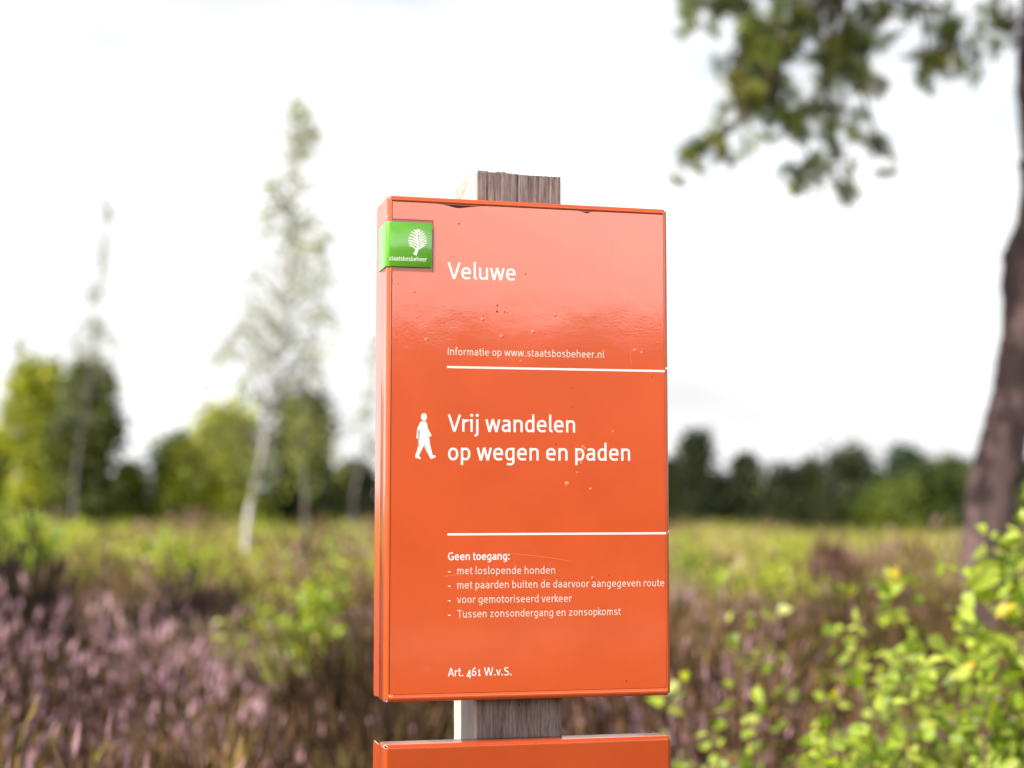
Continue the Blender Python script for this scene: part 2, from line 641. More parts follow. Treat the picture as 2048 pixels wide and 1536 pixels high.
def flat(name, polys, y, m, parent, dy=-2e-6):
    """Flat printed shapes on the face; each polygon a hair above the last. polys: (list of (x,z) rings as quads strips or polygons)."""
    bm = bmesh.new()
    for i, pl in enumerate(polys):
        yy = y + dy * i
        if pl[0] == 'strip':
            L, R = pl[1], pl[2]
            a = [bm.verts.new((p[0], yy, p[1])) for p in L]
            b = [bm.verts.new((p[0], yy, p[1])) for p in R]
            for k in range(len(a) - 1):
                bm.faces.new((a[k], a[k + 1], b[k + 1], b[k]))
        else:
            vs = [bm.verts.new((p[0], yy, p[1])) for p in pl[1]]
            f = bm.faces.new(vs)
            bmesh.ops.triangulate(bm, faces=[f])
    bmesh.ops.recalc_face_normals(bm, faces=bm.faces)
    me = bpy.data.meshes.new(name)
    bm.to_mesh(me); bm.free()
    return link(name, me, m, parent)


def ribbon(P, w, closed=False):
    """Centre line -> ('strip', left, right); w a number or one per point."""
    P = np.asarray(P, float)
    n = len(P)
    w = np.full(n, w) if np.isscalar(w) else np.asarray(w, float)
    L, R = [], []
    for i in range(n):
        a = P[i] - P[i - 1] if (i > 0) else ((P[0] - P[-2]) if closed else P[1] - P[0])
        b = P[i + 1] - P[i] if (i < n - 1) else ((P[1] - P[0]) if closed else P[-1] - P[-2])
        a = a / (np.linalg.norm(a) + 1e-12); b = b / (np.linalg.norm(b) + 1e-12)
        na, nb = np.array([-a[1], a[0]]), np.array([-b[1], b[0]])
        m = na + nb
        m = m / (np.linalg.norm(m) + 1e-12)
        k = min(1.0 / max(m @ na, 0.45), 2.0)
        L.append(P[i] + m * k * w[i] / 2); R.append(P[i] - m * k * w[i] / 2)
    return ('strip', L, R)


# --- a humanist sans drawn as strokes: x-height 500, capitals 680, stroke 95
GL = {
 'n': (370, ['M48 0 L48 500', 'M48 360 C90 430 140 455 190 455 C280 455 322 410 322 320 L322 0']),
 'm': (560, ['M48 0 L48 500', 'M48 370 C85 430 125 455 165 455 C245 455 280 410 280 330 L280 0', 'M280 370 C317 430 357 455 397 455 C477 455 512 410 512 330 L512 0']),
 'u': (370, ['M322 500 L322 0', 'M48 500 L48 170 C48 90 85 45 165 45 C235 45 290 80 322 130']),
 'h': (370, ['M48 720 L48 0', 'M48 360 C90 430 140 455 190 455 C280 455 322 410 322 320 L322 0']),
 'r': (250, ['M48 500 L48 0', 'M48 330 C85 415 140 455 250 452']),
 'i': (105, ['M-30 455 L48 455', 'M48 500 L48 0', 'D48 655 64']),
 'j': (105, ['M48 500 L48 -60 C48 -120 10 -150 -60 -145', 'D48 655 64']),
 't': (235, ['M90 640 L90 140 C90 70 120 42 175 42 L235 50', 'M0 455 L225 455']),
 'f': (225, ['M90 0 L90 590 C90 660 130 690 190 685 L235 680', 'M0 455 L205 455']),
 'l': (145, ['M48 720 L48 130 C48 70 70 42 145 46']),
 'e': (395, ['M50 258 L345 258 C350 390 300 457 200 457 C100 457 47 380 47 245 C47 115 110 42 220 42 C270 42 310 50 350 66']),
 'o': (400, ['O200 250 152 207']),
 'a': (358, ['M60 425 C110 450 150 457 190 457 C270 457 310 420 310 340 L310 0', 'M310 285 L190 275 C95 268 47 225 47 155 C47 85 90 42 155 42 C220 42 280 80 310 130']),
 'd': (370, ['M322 720 L322 0', 'M322 380 C290 430 250 457 200 457 C100 457 47 375 47 245 C47 110 90 42 180 42 C240 42 295 80 322 130']),
 'b': (370, ['M48 720 L48 0', 'M48 380 C80 430 120 457 170 457 C270 457 323 380 323 255 C323 110 270 42 175 42 C125 42 80 55 48 70']),
 'p': (370, ['M48 500 L48 -180', 'M48 380 C80 430 120 457 170 457 C270 457 323 380 323 255 C323 110 270 42 175 42 C130 42 85 70 48 110']),
 'g': (370, ['M322 500 L322 -30 C322 -110 270 -150 190 -150 L70 -142', 'M322 430 C290 450 250 457 200 457 C100 457 47 375 47 245 C47 110 90 42 180 42 C240 42 295 80 322 130']),
 's': (340, ['M292 432 C250 450 215 457 175 457 C100 457 55 425 55 365 C55 300 110 285 175 262 C245 238 295 215 295 140 C295 75 245 42 165 42 C120 42 80 50 42 68']),
 'k': (350, ['M48 720 L48 0', 'M305 500 L85 262 L325 0']),
 'v': (370, ['M40 500 L170 40 L200 40 L330 500']),
 'w': (590, ['M40 500 L150 40 L175 40 L283 470 L307 470 L415 40 L440 40 L550 500']),
 'z': (345, ['M30 455 L300 455 L45 45 L325 45']),
 'V': (520, ['M45 680 L245 40 L275 40 L475 680']),
 'I': (96, ['M48 680 L48 0']),
 'G': (490, ['M430 605 C390 630 340 638 290 638 C130 638 50 520 50 340 C50 150 140 42 300 42 C360 42 400 50 442 65 L442 310 L290 310']),
 'T': (440, ['M0 635 L440 635', 'M220 635 L220 0']),
 'A': (510, ['M40 0 L240 645 L270 645 L470 0', 'M120 215 L390 215']),
 'W': (775, ['M40 680 L200 40 L230 40 L375 640 L400 640 L545 40 L575 40 L735 680']),
 'S': (430, ['M372 612 C320 632 280 638 235 638 C130 638 65 590 65 505 C65 415 140 390 225 358 C320 322 385 290 385 190 C385 95 310 42 210 42 C150 42 100 52 48 76']),
 '4': (400, ['M290 500 L290 -175', 'M290 480 L55 10 L400 10']),
 '6': (395, ['M335 650 C200 640 60 530 50 250 C45 120 100 42 200 42 C300 42 348 110 348 215 C348 320 295 390 205 390 C135 390 85 350 55 290']),
 '1': (300, ['M50 425 L160 475 L160 0', 'M55 42 L270 42']),
 '.': (125, ['D62 62 66']),
 ':': (125, ['D62 62 66', 'D62 430 66']),
 '-': (170, ['M0 225 L170 225']),
}
ROUND_L, ROUND_R = set('eoadgs6SG'), set('eobps6S')
DIAG = set('vwVWAk4')
OPEN_R = set('rtflkT')


def parse(path):
    out, toks = [], path.replace('M', ' M ').replace('L', ' L ').replace('C', ' C ').split()
    i, cur = 0, None
    while i < len(toks):
        c = toks[i]; i += 1
        if c in 'ML':
            cur = (float(toks[i]), float(toks[i + 1])); i += 2
            out.append(cur)
        else:
            p = [cur] + [(float(toks[i + 2 * k]), float(toks[i + 2 * k + 1])) for k in range(3)]
            i += 6
            for t in np.linspace(0, 1, 11)[1:]:
                b = [(1 - t) ** 3, 3 * t * (1 - t) ** 2, 3 * t * t * (1 - t), t ** 3]
                out.append(tuple(sum(b[k] * p[k][d] for k in range(4)) for d in (0, 1)))
            cur = p[3]
    return out


def set_text(text):
    """-> list of (glyph, x) and the total width."""
    x, out, prev = 0.0, [], None
    for ch in text:
        if ch == ' ':
            x += 190; continue
        gap = 112
        if prev:
            if prev in ROUND_R: gap -= 18
            if prev in DIAG: gap -= 45
            if prev in OPEN_R: gap -= 42
            if ch in ROUND_L: gap -= 18
            if ch in DIAG: gap -= 40
            if ch in 'tf': gap -= 30
            if ch in 'ij': gap += 4
            if prev in 'V' and ch not in 'V': gap -= 25
            x += gap
        out.append((ch, x))
        x += GL[ch][0]
        prev = ch
    return out, x


def lettering(text, pa, pb, xh, weight, y, m, parent, label=None):
    """One printed line between two baseline pixels; xh: x-height in pixels."""
    xa, za = loc(*pa); xb, zb = loc(*pb)
    gl, width = set_text(text)
    sx, sy = (xb - xa) / width, xh * MPP / 500
    polys = []
    for ch, gx in gl:
        for p in GL[ch][1]:
            if p[0] == 'D':
                cx, cy, r = map(float, p[1:].split())
                r *= (weight / 95) ** 0.5
                pts = [(cx + r * math.cos(a), cy + r * math.sin(a)) for a in np.linspace(0, 2 * math.pi, 17)[:-1]]
                sh = ('poly', pts)
            elif p[0] == 'O':
                cx, cy, rx, ry = map(float, p[1:].split())
                c = [(cx + rx * math.copysign(abs(math.cos(a)) ** .92, math.cos(a)), cy + ry * math.copysign(abs(math.sin(a)) ** .92, math.sin(a))) for a in np.linspace(0, 2 * math.pi, 37)]
                sh = ribbon(c, weight, True)
            else:
                sh = ribbon(parse(p), weight)
            tr = lambda q: (xa + (gx + q[0]) * sx, za + (zb - za) * (gx + q[0]) / width + q[1] * sy)
            if sh[0] == 'strip':
                polys.append(('strip', [tr(q) for q in sh[1]], [tr(q) for q in sh[2]]))
            else:
                polys.append(('poly', [tr(q) for q in sh[1]]))
    o = flat('lettering', polys, y, m, parent)
    if label:
        o['label'] = label
    return o


# --- upper board
x0, x1 = -W / 2, W / 2
z0, z1 = ZC - H / 2, ZC + H / 2
MARG = (0.0052, 0.0049, 0.0068, 0.0085)
board = sign_box(x0, x1, z0, z1, D, 0.036, MARG, sign)
board['label'] = 'upper orange board printed with white text'

# --- printed front sheet, let into the tray, cut away round the badge, with two dented spots on its upper edge
FILM_Y = 0.0002
l_, r_, t_, b_ = MARG
g = 0.0007
fx0, fx1, fz0, fz1 = x0 + l_ + g, x1 - r_ - g, z0 + b_ + g, z1 - t_ - g
nx_, nz_ = loc(867, 441)
_, nzb = loc(867, 545)
def dip(a, b, depth, skew):
    xa, _ = loc(a, 415); xb, _ = loc(b, 415)
    pts = []
    for t in np.linspace(1, 0, 17):
        w = (t / skew if t < skew else (1 - t) / (1 - skew))
        pts.append((xb + (xa - xb) * t, fz1 - depth * w ** 1.3 - 0.0002 * rng.random()))
    return pts
bm = bmesh.new()
top = [(nx_, fz1), (nx_ + .001, fz1)] + dip(872, 975, 0.0044, 0.58) + [(loc(1060, 415)[0], fz1 - .0001)] + dip(1155, 1188, 0.0030, 0.45) + [(fx1, fz1)]
zt = fz1 - 0.006
def quad(pts, y=FILM_Y):
    f = bm.faces.new([bm.verts.new((p[0], y, p[1])) for p in pts])
for (a, b) in zip(top[:-1], top[1:]):
    quad([(a[0], zt), (b[0], zt), b, a])
quad([(nx_, nzb), (fx1, nzb), (fx1, zt), (nx_, zt)])
quad([(fx0, fz0), (fx1, fz0), (fx1, nzb), (nx_, nzb), (fx0, nzb)])
quad([(fx0, nz_), (nx_, nz_), (nx_, zt), (nx_, fz1), (fx0, fz1)])
bmesh.ops.remove_doubles(bm, verts=bm.verts, dist=1e-6)
ed = [e for e in bm.edges if e.is_boundary]
ex = bmesh.ops.extrude_edge_only(bm, edges=ed)['geom']
for v in ex:
    if isinstance(v, bmesh.types.BMVert):
        v.co.y = FILM_Y + 0.0008
bmesh.ops.recalc_face_normals(bm, faces=bm.faces)
big = max(bm.faces, key=lambda f: f.calc_area())
if big.normal.y > 0:
    bmesh.ops.reverse_faces(bm, faces=bm.faces)
# blisters in the print
def blister(px, py, rpx, h=0.0005, mi=0, seg=10, squash=1.0):
    x, z = loc(px, py)
    r = rpx * MPP
    rings = []
    for q in (1.0, 0.75, 0.42):
        yy = FILM_Y + 0.00003 - h * (1 - q * q)
        rings.append([bm.verts.new((x + r * q * math.cos(a), yy, z + r * q * squash * math.sin(a))) for a in np.linspace(0, 2 * math.pi, seg + 1)[:-1]])
    top = bm.verts.new((x, FILM_Y - h, z))
    fs = []
    for A, B in zip(rings[:-1], rings[1:]):
        for k in range(seg):
            fs.append(bm.faces.new((A[k], A[(k + 1) % seg], B[(k + 1) % seg], B[k])))
    for k in range(seg):
        fs.append(bm.faces.new((rings[-1][k], rings[-1][(k + 1) % seg], top)))
    for f in fs:
        f.material_index = mi; f.smooth = True
for b in [(1066, 663, 5), (1003, 672, 4.5), (853, 679, 4), (965, 638, 4.5), (1134, 967, 5), (1050, 546, 3.5), (917, 446, 3.5), (1185, 1156, 3),
          (1110, 630, 4), (1270, 700, 4), (1284, 705, 3), (1042, 722, 2.5), (1226, 863, 2.2), (1166, 893, 3), (1170, 897, 3), (1160, 906, 3), (1163, 926, 2.5), (1155, 945, 2), (1181, 978, 3)]:
    blister(*b, h=0.0006, mi=1)
for b in [(995, 611, 2.2), (994, 623, 2.4), (1009, 624, 1.8), (1015, 626, 1.6), (792, 499, 1.5), (1143, 776, 1.6), (1145, 815, 1.3), (1112, 889, 1.8), (1304, 754, 1.4), (1218, 1151, 1.3),
          (1187, 1158, 1.8), (1253, 1362, 1.6), (784, 560, 1.5), (797, 568, 1.2), (830, 585, 1.4)]:
    blister(*b, h=0.0002, mi=2, seg=7)
me = bpy.data.meshes.new('printed_sheet')
bm.to_mesh(me); bm.free()
sheet = link('printed_sheet', me, [M_FILM, M_PALE, M_DIRT], board)

# grime caught where the sheet has come away from the edge
for a, b in ((876, 972), (1156, 1187)):
    ga, gb = loc(a, 415)[0], loc(b, 415)[0]
    lo = [(ga + (gb - ga) * t, fz1 - .0052 + .0016 * abs(2 * t - 1) + .0003 * rng.random()) for t in np.linspace(0, 1, 20)]
    hi = [(p[0], fz1 - .0004 - .0003 * rng.random()) for p in lo]
    flat('grime', [('strip', lo, hi)], 0.0018, M_DIRT, board)

TY = FILM_Y - 0.00006
lettering('Veluwe', (895, 557.6), (1031.5, 561.3), 24.6, 86, TY, M_WHITE, board, 'large white place name')
lettering('Informatie op www.staatsbosbeheer.nl', (895.5, 710), (1208.8, 716), 10.9, 62, TY, M_CREAM, board, 'thin white line with a web address')
lettering('Vrij wandelen', (895.5, 863), (1150.5, 865.2), 25.0, 87, TY, M_WHITE, board, 'large white line beside the walking figure')
lettering('op wegen en paden', (896, 920.6), (1260.5, 921.6), 25.2, 87, TY, M_WHITE, board, 'second large white line')
lettering('Geen toegang:', (896, 1120.5), (1019.5, 1119.3), 11.2, 98, TY, M_WHITE, board, 'bold white heading of the list')
for (t, pa, pb) in [('met loslopende honden', (914.5, 1148.7), (1110.4, 1147.4)),
                    ('met paarden buiten de daarvoor aangegeven route', (914.5, 1177.4), (1328.6, 1172.6)),
                    ('voor gemotoriseerd verkeer', (914.5, 1206.4), (1143.6, 1203.7)),
                    ('Tussen zonsondergang en zonsopkomst', (914.5, 1235.4), (1241.6, 1229.9))]:
    o = lettering(t, pa, pb, 10.9, 62, TY, M_CREAM, board, 'thin white line of the list')
    lettering('-', (896, pa[1] + 0.2), (901.2, pa[1] + 0.2), 10.9, 85, TY, M_CREAM, board, 'white list dash')
lettering('Art. 461 W.v.S.', (896, 1353), (1023, 1350.6), 12.0, 88, TY, M_WHITE, board, 'white line at the foot of the board')

# white rules, each with its stub on the folded edge a little out of line
for (pa, pb, stub) in [((894, 734), (1329.5, 742.2), (1331.0, 1334.5, 736.6)), ((895, 1068.8), (1334.8, 1066.4), (1336.2, 1339.0, 1062.5))]:
    xa, za = loc(*pa); xb, zb = loc(*pb)
    w = 4.2 * MPP
    sa, sz = loc(stub[0], stub[2]); sb, _ = loc(stub[1], stub[2])
    flat('divider_line', [('strip', [(xa, za + w / 2), (xb, zb + w / 2)], [(xa, za - w / 2), (xb, zb - w / 2)])], TY, M_WHITE, board)
    flat('divider_line', [('strip', [(sa, sz + w * .4), (min(sb, x1 - .0012), sz + w * .4)], [(sa, sz - w * .4), (min(sb, x1 - .0012), sz - w * .4)])], -0.0003, M_WHITE, board)

# walking figure
walk = [(530, 552), (668, 552), (690, 585), (712, 720), (800, 890), (802, 920), (782, 940), (755, 930), (705, 850), (712, 910), (770, 1130), (835, 1410),
        (900, 1420), (920, 1440), (910, 1465), (800, 1510), (780, 1500), (755, 1440), (700, 1300), (625, 1110), (600, 1180), (485, 1430), (530, 1480),
        (537, 1505), (515, 1515), (400, 1475), (385, 1445), (400, 1400), (470, 1180), (495, 1000), (510, 830), (508, 770), (475, 960), (450, 985),
        (430, 985), (420, 960), (440, 740), (508, 590)]
cr4 = lambda p, ox, oy: loc(ox + p[0] / 12.8, oy + p[1] / 12.8)
head = [(615 + 75 * math.cos(a), 435 + 100 * math.sin(a)) for a in np.linspace(0, 2 * math.pi, 25)[:-1]]
flat('walker_symbol', [('poly', [cr4(p, 800, 800) for p in walk]), ('poly', [cr4(p, 800, 800) for p in head])], TY, M_WHITE, board)

# scratches: hair-thin pale lines through the print
def scratch(pts, wpx, y, m=M_PALE):
    P = smooth_path([loc(*p) for p in pts], 14)
    w = wpx * MPP * (0.35 + 0.65 * np.sin(np.linspace(0.15, 3.0, 14)))
    return ribbon(P, w)
for pts, w in [([(1000, 1107.5), (1040, 1108.5), (1090, 1114), (1142, 1122.5)], 0.8), ([(886, 1153), (900, 1151), (925, 1149)], 0.7),
               ([(1227, 470), (1224, 500), (1218, 530)], 0.6), ([(1186, 470), (1186, 520), (1184, 560)], 0.5), ([(1262, 690), (1261, 710), (1264, 728)], 0.6)]:
    flat('scratch', [scratch(pts, w, TY)], TY - 0.00002, M_PALE, board)

# worn paint and scale along the folded edges
def chips(pts, name='paint_chips'):
    bm = bmesh.new()
    for (x, y, z, r) in pts:
        n = random.randint(5, 7)
        ph = random.random() * 6
        vs = []
        for k in range(n):
            a = ph + 2 * math.pi * k / n
            q = r * random.uniform(0.5, 1.2)
            vs.append(bm.verts.new((x + q * math.cos(a) * 1.6, y, z + q * math.sin(a) * 0.7)))
        top = bm.verts.new((x, y - r * 0.35, z))
        for k in range(n):
            bm.faces.new((vs[k], vs[(k + 1) % n], top))
    bmesh.ops.recalc_face_normals(bm, faces=bm.faces)
    me = bpy.data.meshes.new(name)
    bm.to_mesh(me); bm.free()
    return link(name, me, M_CHIP, board)
for a, b, n in ((866, 905, 26), (990, 1030, 16), (1050, 1085, 18), (1255, 1300, 22), (1318, 1338, 26)):
    cp = []
    for k in range(n):
        px = random.uniform(a, b)
        xx, _ = loc(px, 1390)
        cp.append((xx, 0.0010 + random.uniform(0, .0008), z0 + 0.0022 + random.uniform(-.0003, .0009), random.uniform(.00012, .00038)))
    chips(cp)
cp = []
for k in range(26):
    a, bz = loc(775.5 + random.uniform(-2.5, 2.5), 433 + random.uniform(-5, 5))
    cp.append((a, 0.0000 + random.uniform(-.0001, .0004), bz, random.uniform(.0002, .0005)))
chips(cp)
cp = []
for k in range(16):
    a, bz = loc(780 + random.uniform(-3, 5), 1391 + random.uniform(-4, 4))
    cp.append((a, -0.0001, bz, random.uniform(.0002, .0006)))
chips(cp)

# --- green badge folded round the left edge
def badge():
    bx, bt = loc(863.5, 447.0)
    _, bb = loc(863.5, 536.0)
    _, btl = loc(772, 446)
    off = 0.0016
    r = 0.0052
    prof = [(bx, -off)]
    xl = x0 - off
    for k in range(9):
        a = rad(90 * k / 8)
        prof.append((xl + r - r * math.sin(a), -off + r - r * math.cos(a)))
    prof.append((xl, 0.046))
    t = 0.0014
    bm = bmesh.new()
    cen = np.array(prof)
    inner = []
    for i, (x, y) in enumerate(prof):
        if i == 0: inner.append((x, y + t))
        elif i == len(prof) - 1: inner.append((x + t, y))
        else:
            a = rad(90 * (i - 1) / 8)
            inner.append((xl + r - (r - t) * math.sin(a), -off + r - (r - t) * math.cos(a)))
    rings = []
    for (p, q) in zip(prof, inner):
        rings.append([bm.verts.new((p[0], p[1], bt)), bm.verts.new((p[0], p[1], bb)), bm.verts.new((q[0], q[1], bb)), bm.verts.new((q[0], q[1], bt))])
    for A, B in zip(rings[:-1], rings[1:]):
        for k in range(4):
            bm.faces.new((A[k], A[(k + 1) % 4], B[(k + 1) % 4], B[k]))
    bm.faces.new(rings[0]); bm.faces.new(rings[-1][::-1])
    bmesh.ops.recalc_face_normals(bm, faces=bm.faces)
    bmesh.ops.bevel(bm, geom=[e for e in bm.edges if e.calc_face_angle(0) > 1.0], offset=0.00035, segments=2, affect='EDGES', profile=0.5)
    me = bpy.data.meshes.new('badge')
    bm.to_mesh(me); bm.free()
    o = link('badge', me, M_GREEN, sign)
    for p in me.polygons:
        p.use_smooth = True
    me.set_sharp_from_angle(angle=rad(35))
    o['label'] = 'green emblem plate folded round the board edge'
    return o, -off


bdg, BY = badge()
BTY = BY - 0.00006
lettering('staatsbosbeheer', (777.6, 520.8), (853, 523.4), 6.4, 88, BTY, M_WHITE, bdg)
c4 = lambda p: cr4(p, 740, 430)
em = []
spine = smooth_path([(1225, 372), (1195, 470), (1192, 580), (1215, 690), (1230, 780), (1205, 880), (1170, 960), (1138, 1026)], 30)
sw = np.interp(np.linspace(0, 1, 30), [0, .15, .35, .55, .7, .85, .93, 1], [60, 55, 40, 46, 62, 78, 84, 112])
def crop_ribbon(P, w):
    s = ribbon(P, w)
    return ('strip', [c4(q) for q in s[1]], [c4(q) for q in s[2]])
em.append(crop_ribbon(spine, sw))
left_tip = [(1115, 392), (1055, 440), (1010, 510), (980, 585), (973, 655), (985, 718), (1006, 780)]
left_end = [(1205, 470), (1205, 545), (1208, 620), (1215, 690), (1230, 755), (1220, 830), (1185, 905)]
for a, b in zip(left_tip, left_end):
    m = ((a[0] * .42 + b[0] * .58), a[1] + (b[1] - a[1]) * .30)
    em.append(crop_ribbon(smooth_path([a, m, b], 14), np.linspace(34, 30, 14)))
right_tip = [(1285, 385), (1345, 425), (1388, 475), (1420, 530), (1440, 590), (1448, 655), (1435, 725), (1395, 790)]
right_end = [(1245, 455), (1238, 520), (1238, 585), (1245, 645), (1254, 700), (1266, 755), (1268, 815), (1252, 878)]
for a, b in zip(right_tip, right_end):
    t = np.linspace(0, 1, 30)
    d = np.array(b) - np.array(a); ln = np.linalg.norm(d); d = d / ln
    nrm = np.array([-d[1], d[0]])
    P = np.array(a) + np.outer(t * ln, d) + np.outer(11 * np.sin(t * ln / 62 * 2 * np.pi) * np.minimum(1, t * 5), nrm) + np.outer(14 * np.sin(t * np.pi), nrm)
    em.append(crop_ribbon(P, 24))
flat('tree_emblem', em, BTY, M_WHITE, bdg)

# --- lower board, cut off by the picture's lower edge
lx0, lz1 = loc(773, 1491)
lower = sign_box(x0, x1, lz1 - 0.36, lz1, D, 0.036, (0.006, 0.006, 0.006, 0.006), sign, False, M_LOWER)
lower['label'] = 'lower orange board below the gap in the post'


# --- the post
POST_X = 0.0
def post():
    global POST_X
    xl, _ = loc(949.5, 1420)
    y0p = 0.0363
    # the post front lies further back than the face: fit its edges by ray
    def locy(px, py, y):
        d = ROT_T @ ray(px, py)
        o = ROT_T @ (Vector((0, 0, EYE)) - Vector((SIGN.x, SIGN.y, 0)))
        t = (y - o.y) / d.y
        p = o + d * t
        return p.x, p.z
    xa = 0.5 * (locy(948, 1440, y0p)[0] + locy(951.5, 380, y0p)[0])
    xb = 0.5 * (locy(1124.5, 1440, y0p)[0] + locy(1124.5, 380, y0p)[0])
    ztop = locy(1040, 348, y0p)[1]
    wp = xb - xa
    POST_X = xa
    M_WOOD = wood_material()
    dp = wp * 1.04
    zs = np.concatenate([np.linspace(-0.5, lz1 - 0.02, 24), np.linspace(lz1 - 0.01, z0 + 0.01, 60), np.linspace(z0 + 0.03, z1 - 0.02, 20), np.linspace(z1 - 0.01, ztop, 50)])
    n = 84
    def noise1(seed, k):
        r = np.random.default_rng(seed)
        v = r.normal(size=k)
        return v
    # ring of points round the section: front (n), right (n/2), back, left
    nf, ns = 90, 46
    ring = []
    for k in range(nf): ring.append((xa + wp * k / nf, y0p, 'f', k / nf))
    for k in range(ns): ring.append((xb, y0p + dp * k / ns, 'r', k / ns))
    for k in range(ns): ring.append((xb - wp * k / ns, y0p + dp, 'b', k / ns))
    for k in range(ns): ring.append((xa, y0p + dp - dp * k / ns, 'l', k / ns))
    m = len(ring)
    r = np.random.default_rng(5)
    fib = np.convolve(np.abs(r.normal(size=m)) ** 1.6, [0.2, .6, 0.2], 'same') * 0.00022        # fibre relief, inwards
    crack = np.zeros(m)
    for k, d in ((int(nf * .49), .0042), (int(nf * .15), .0011), (int(nf * .63), .0008), (int(nf * .86), .0009), (int(nf * .30), .0006), (nf + 12, .002), (m - 12, .0018), (m - 30, .0015), (int(nf * .55), .0006), (int(nf * .74), .0006)):
        crack[k] += d
        crack[(k + 1) % m] += d * .25
    topz = np.convolve(r.normal(size=m + 8), np.ones(9) / 9, 'valid') * 0.0018 + r.normal(size=m) * 0.0004
    V = np.zeros((len(zs), m, 3))
    for i, z in enumerate(zs):
        wob = np.sin(z * 37 + np.arange(m) * .7) * .00012
        for k, (x, y, s, t) in enumerate(ring):
            edge = 0.0022 * max(0, 1 - min(t, 1 - t) * (nf if s == 'f' else ns) / 3.0)
            d = fib[k] * (0.7 + 0.5 * math.sin(z * 90 + k * 2.3)) + wob[k] + edge * 0.55
            fade = 0.5 + 0.5 * math.sin(z * 11 + k)
            d += crack[k] * (0.35 + 0.65 * fade)
            nx2, ny2 = {'f': (0, 1), 'r': (-1, 0), 'b': (0, -1), 'l': (1, 0)}[s]
            zz = z
            if i == len(zs) - 1:
                zz = z + topz[k] - (y - y0p) * 0.28 - 0.0045 * (x - xa) / wp * 1.0 + 0.002
            V[i, k] = (x + nx2 * d, y + ny2 * d, zz)
    q = []
    for i in range(len(zs) - 1):
        for k in range(m):
            k2 = (k + 1) % m
            q.append((i * m + k, i * m + k2, (i + 1) * m + k2, (i + 1) * m + k))
    Vf = V.reshape(-1, 3)
    top = np.array([[(xa + xb) / 2, y0p + dp / 2, ztop - dp * 0.14]])
    Vf = np.vstack([Vf, top])
    base = (len(zs) - 1) * m
    tri = np.array([(base + k, base + (k + 1) % m, len(Vf) - 1) for k in range(m)])
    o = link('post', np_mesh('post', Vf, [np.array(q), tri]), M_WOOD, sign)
    o['label'] = 'grey weathered square oak post'


post()


# ------------------------------------------------------------------ heath: heather and grass
def value_noise(x, y, s, seed):
    r = np.random.default_rng(seed)
    tab = r.random((64, 64))
    X, Y = np.asarray(x) / s, np.asarray(y) / s
    i, j = np.floor(X).astype(int), np.floor(Y).astype(int)
    u, v = X - i, Y - j
    u, v = u * u * (3 - 2 * u), v * v * (3 - 2 * v)
    g_ = lambda a, b: tab[a % 64, b % 64]
    return (g_(i, j) * (1 - u) + g_(i + 1, j) * u) * (1 - v) + (g_(i, j + 1) * (1 - u) + g_(i + 1, j + 1) * u) * v


def spread(n, y0, y1):
    """Random spots over what the camera, or one a step aside, can see."""
    y = np.sqrt(rng.uniform(y0 ** 2, y1 ** 2, n))
    x = rng.uniform(-1, 1, n) * (0.52 * y + 1.5)
    return x, y


SPRIG_V = [(-.5, 0, 0), (.5, 0, 0), (-.42, .42, .0), (.42, .42, .0), (-.85, .62, .06), (.85, .62, .06), (-.06, 1.0, .12), (.06, 1.0, .12)]
SPRIG_F = [[(0, 1, 3, 2), (2, 3, 5, 4), (4, 5, 7, 6)]]


def sprigs(heap, cx, cy, cz, rad_c, h, n, cols_low, cols_top, width, flower):
    """Rounded clumps (arrays): woody inside with sprig feet darkened for shade, short flowering sprigs all over the dome."""
    k = len(cx)
    idx = np.repeat(np.arange(k), n)
    N_ = len(idx)
    a = rng.uniform(0, 2 * np.pi, N_)
    el = np.arcsin(rng.uniform(0.0, 1, N_) ** .8)
    lump = 1 + .16 * np.sin(a * 3 + idx * 1.7) + .14 * np.sin(el * 5 + idx * 2.3 + a)
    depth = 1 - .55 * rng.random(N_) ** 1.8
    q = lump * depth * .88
    L = np.stack([cx[idx] + rad_c[idx] * np.cos(a) * np.cos(el) * q, cy[idx] + rad_c[idx] * np.sin(a) * np.cos(el) * q, cz[idx] + h[idx] * np.sin(el) * q], -1)
    out = np.stack([np.cos(a) * np.cos(el) * .8, np.sin(a) * np.cos(el) * .8, np.sin(el) * .6 + .75], -1) + rng.normal(size=(N_, 3)) * .22
    ln = (.045 + .10 * h[idx]) * rng.uniform(.55, 1.35, N_)
    Rm = frame_y(out, rng.uniform(0, 6.28, N_))
    w = width * rng.uniform(.7, 1.4, N_)
    V, F_, _ = stamp(SPRIG_V, SPRIG_F, Rm, np.stack([w, ln, ln], -1), L, np.ones((N_, 3)))
    low = cols_low[idx] * rng.uniform(.5, 1.3, (N_, 1))
    top = cols_top[idx] * rng.uniform(.65, 1.3, (N_, 1))
    fl = (rng.random(N_) < flower[idx])[:, None]
    top = np.where(fl, top, low * 1.3)
    T = np.stack([low * .5, low * .5, low, low, top, top, top * 1.3, top * 1.3], 1).reshape(-1, 3)  # shade inside the clump put into the colour of the sprig feet
    heap.add(V, F_, T)


PINK = np.array([0.42, 0.25, 0.295])
DUSK = np.array([0.29, 0.155, 0.125])
BROWN = np.array([0.14, 0.078, 0.040])
OLIVE = np.array([0.17, 0.135, 0.030])
DARK = np.array([0.040, 0.026, 0.020])


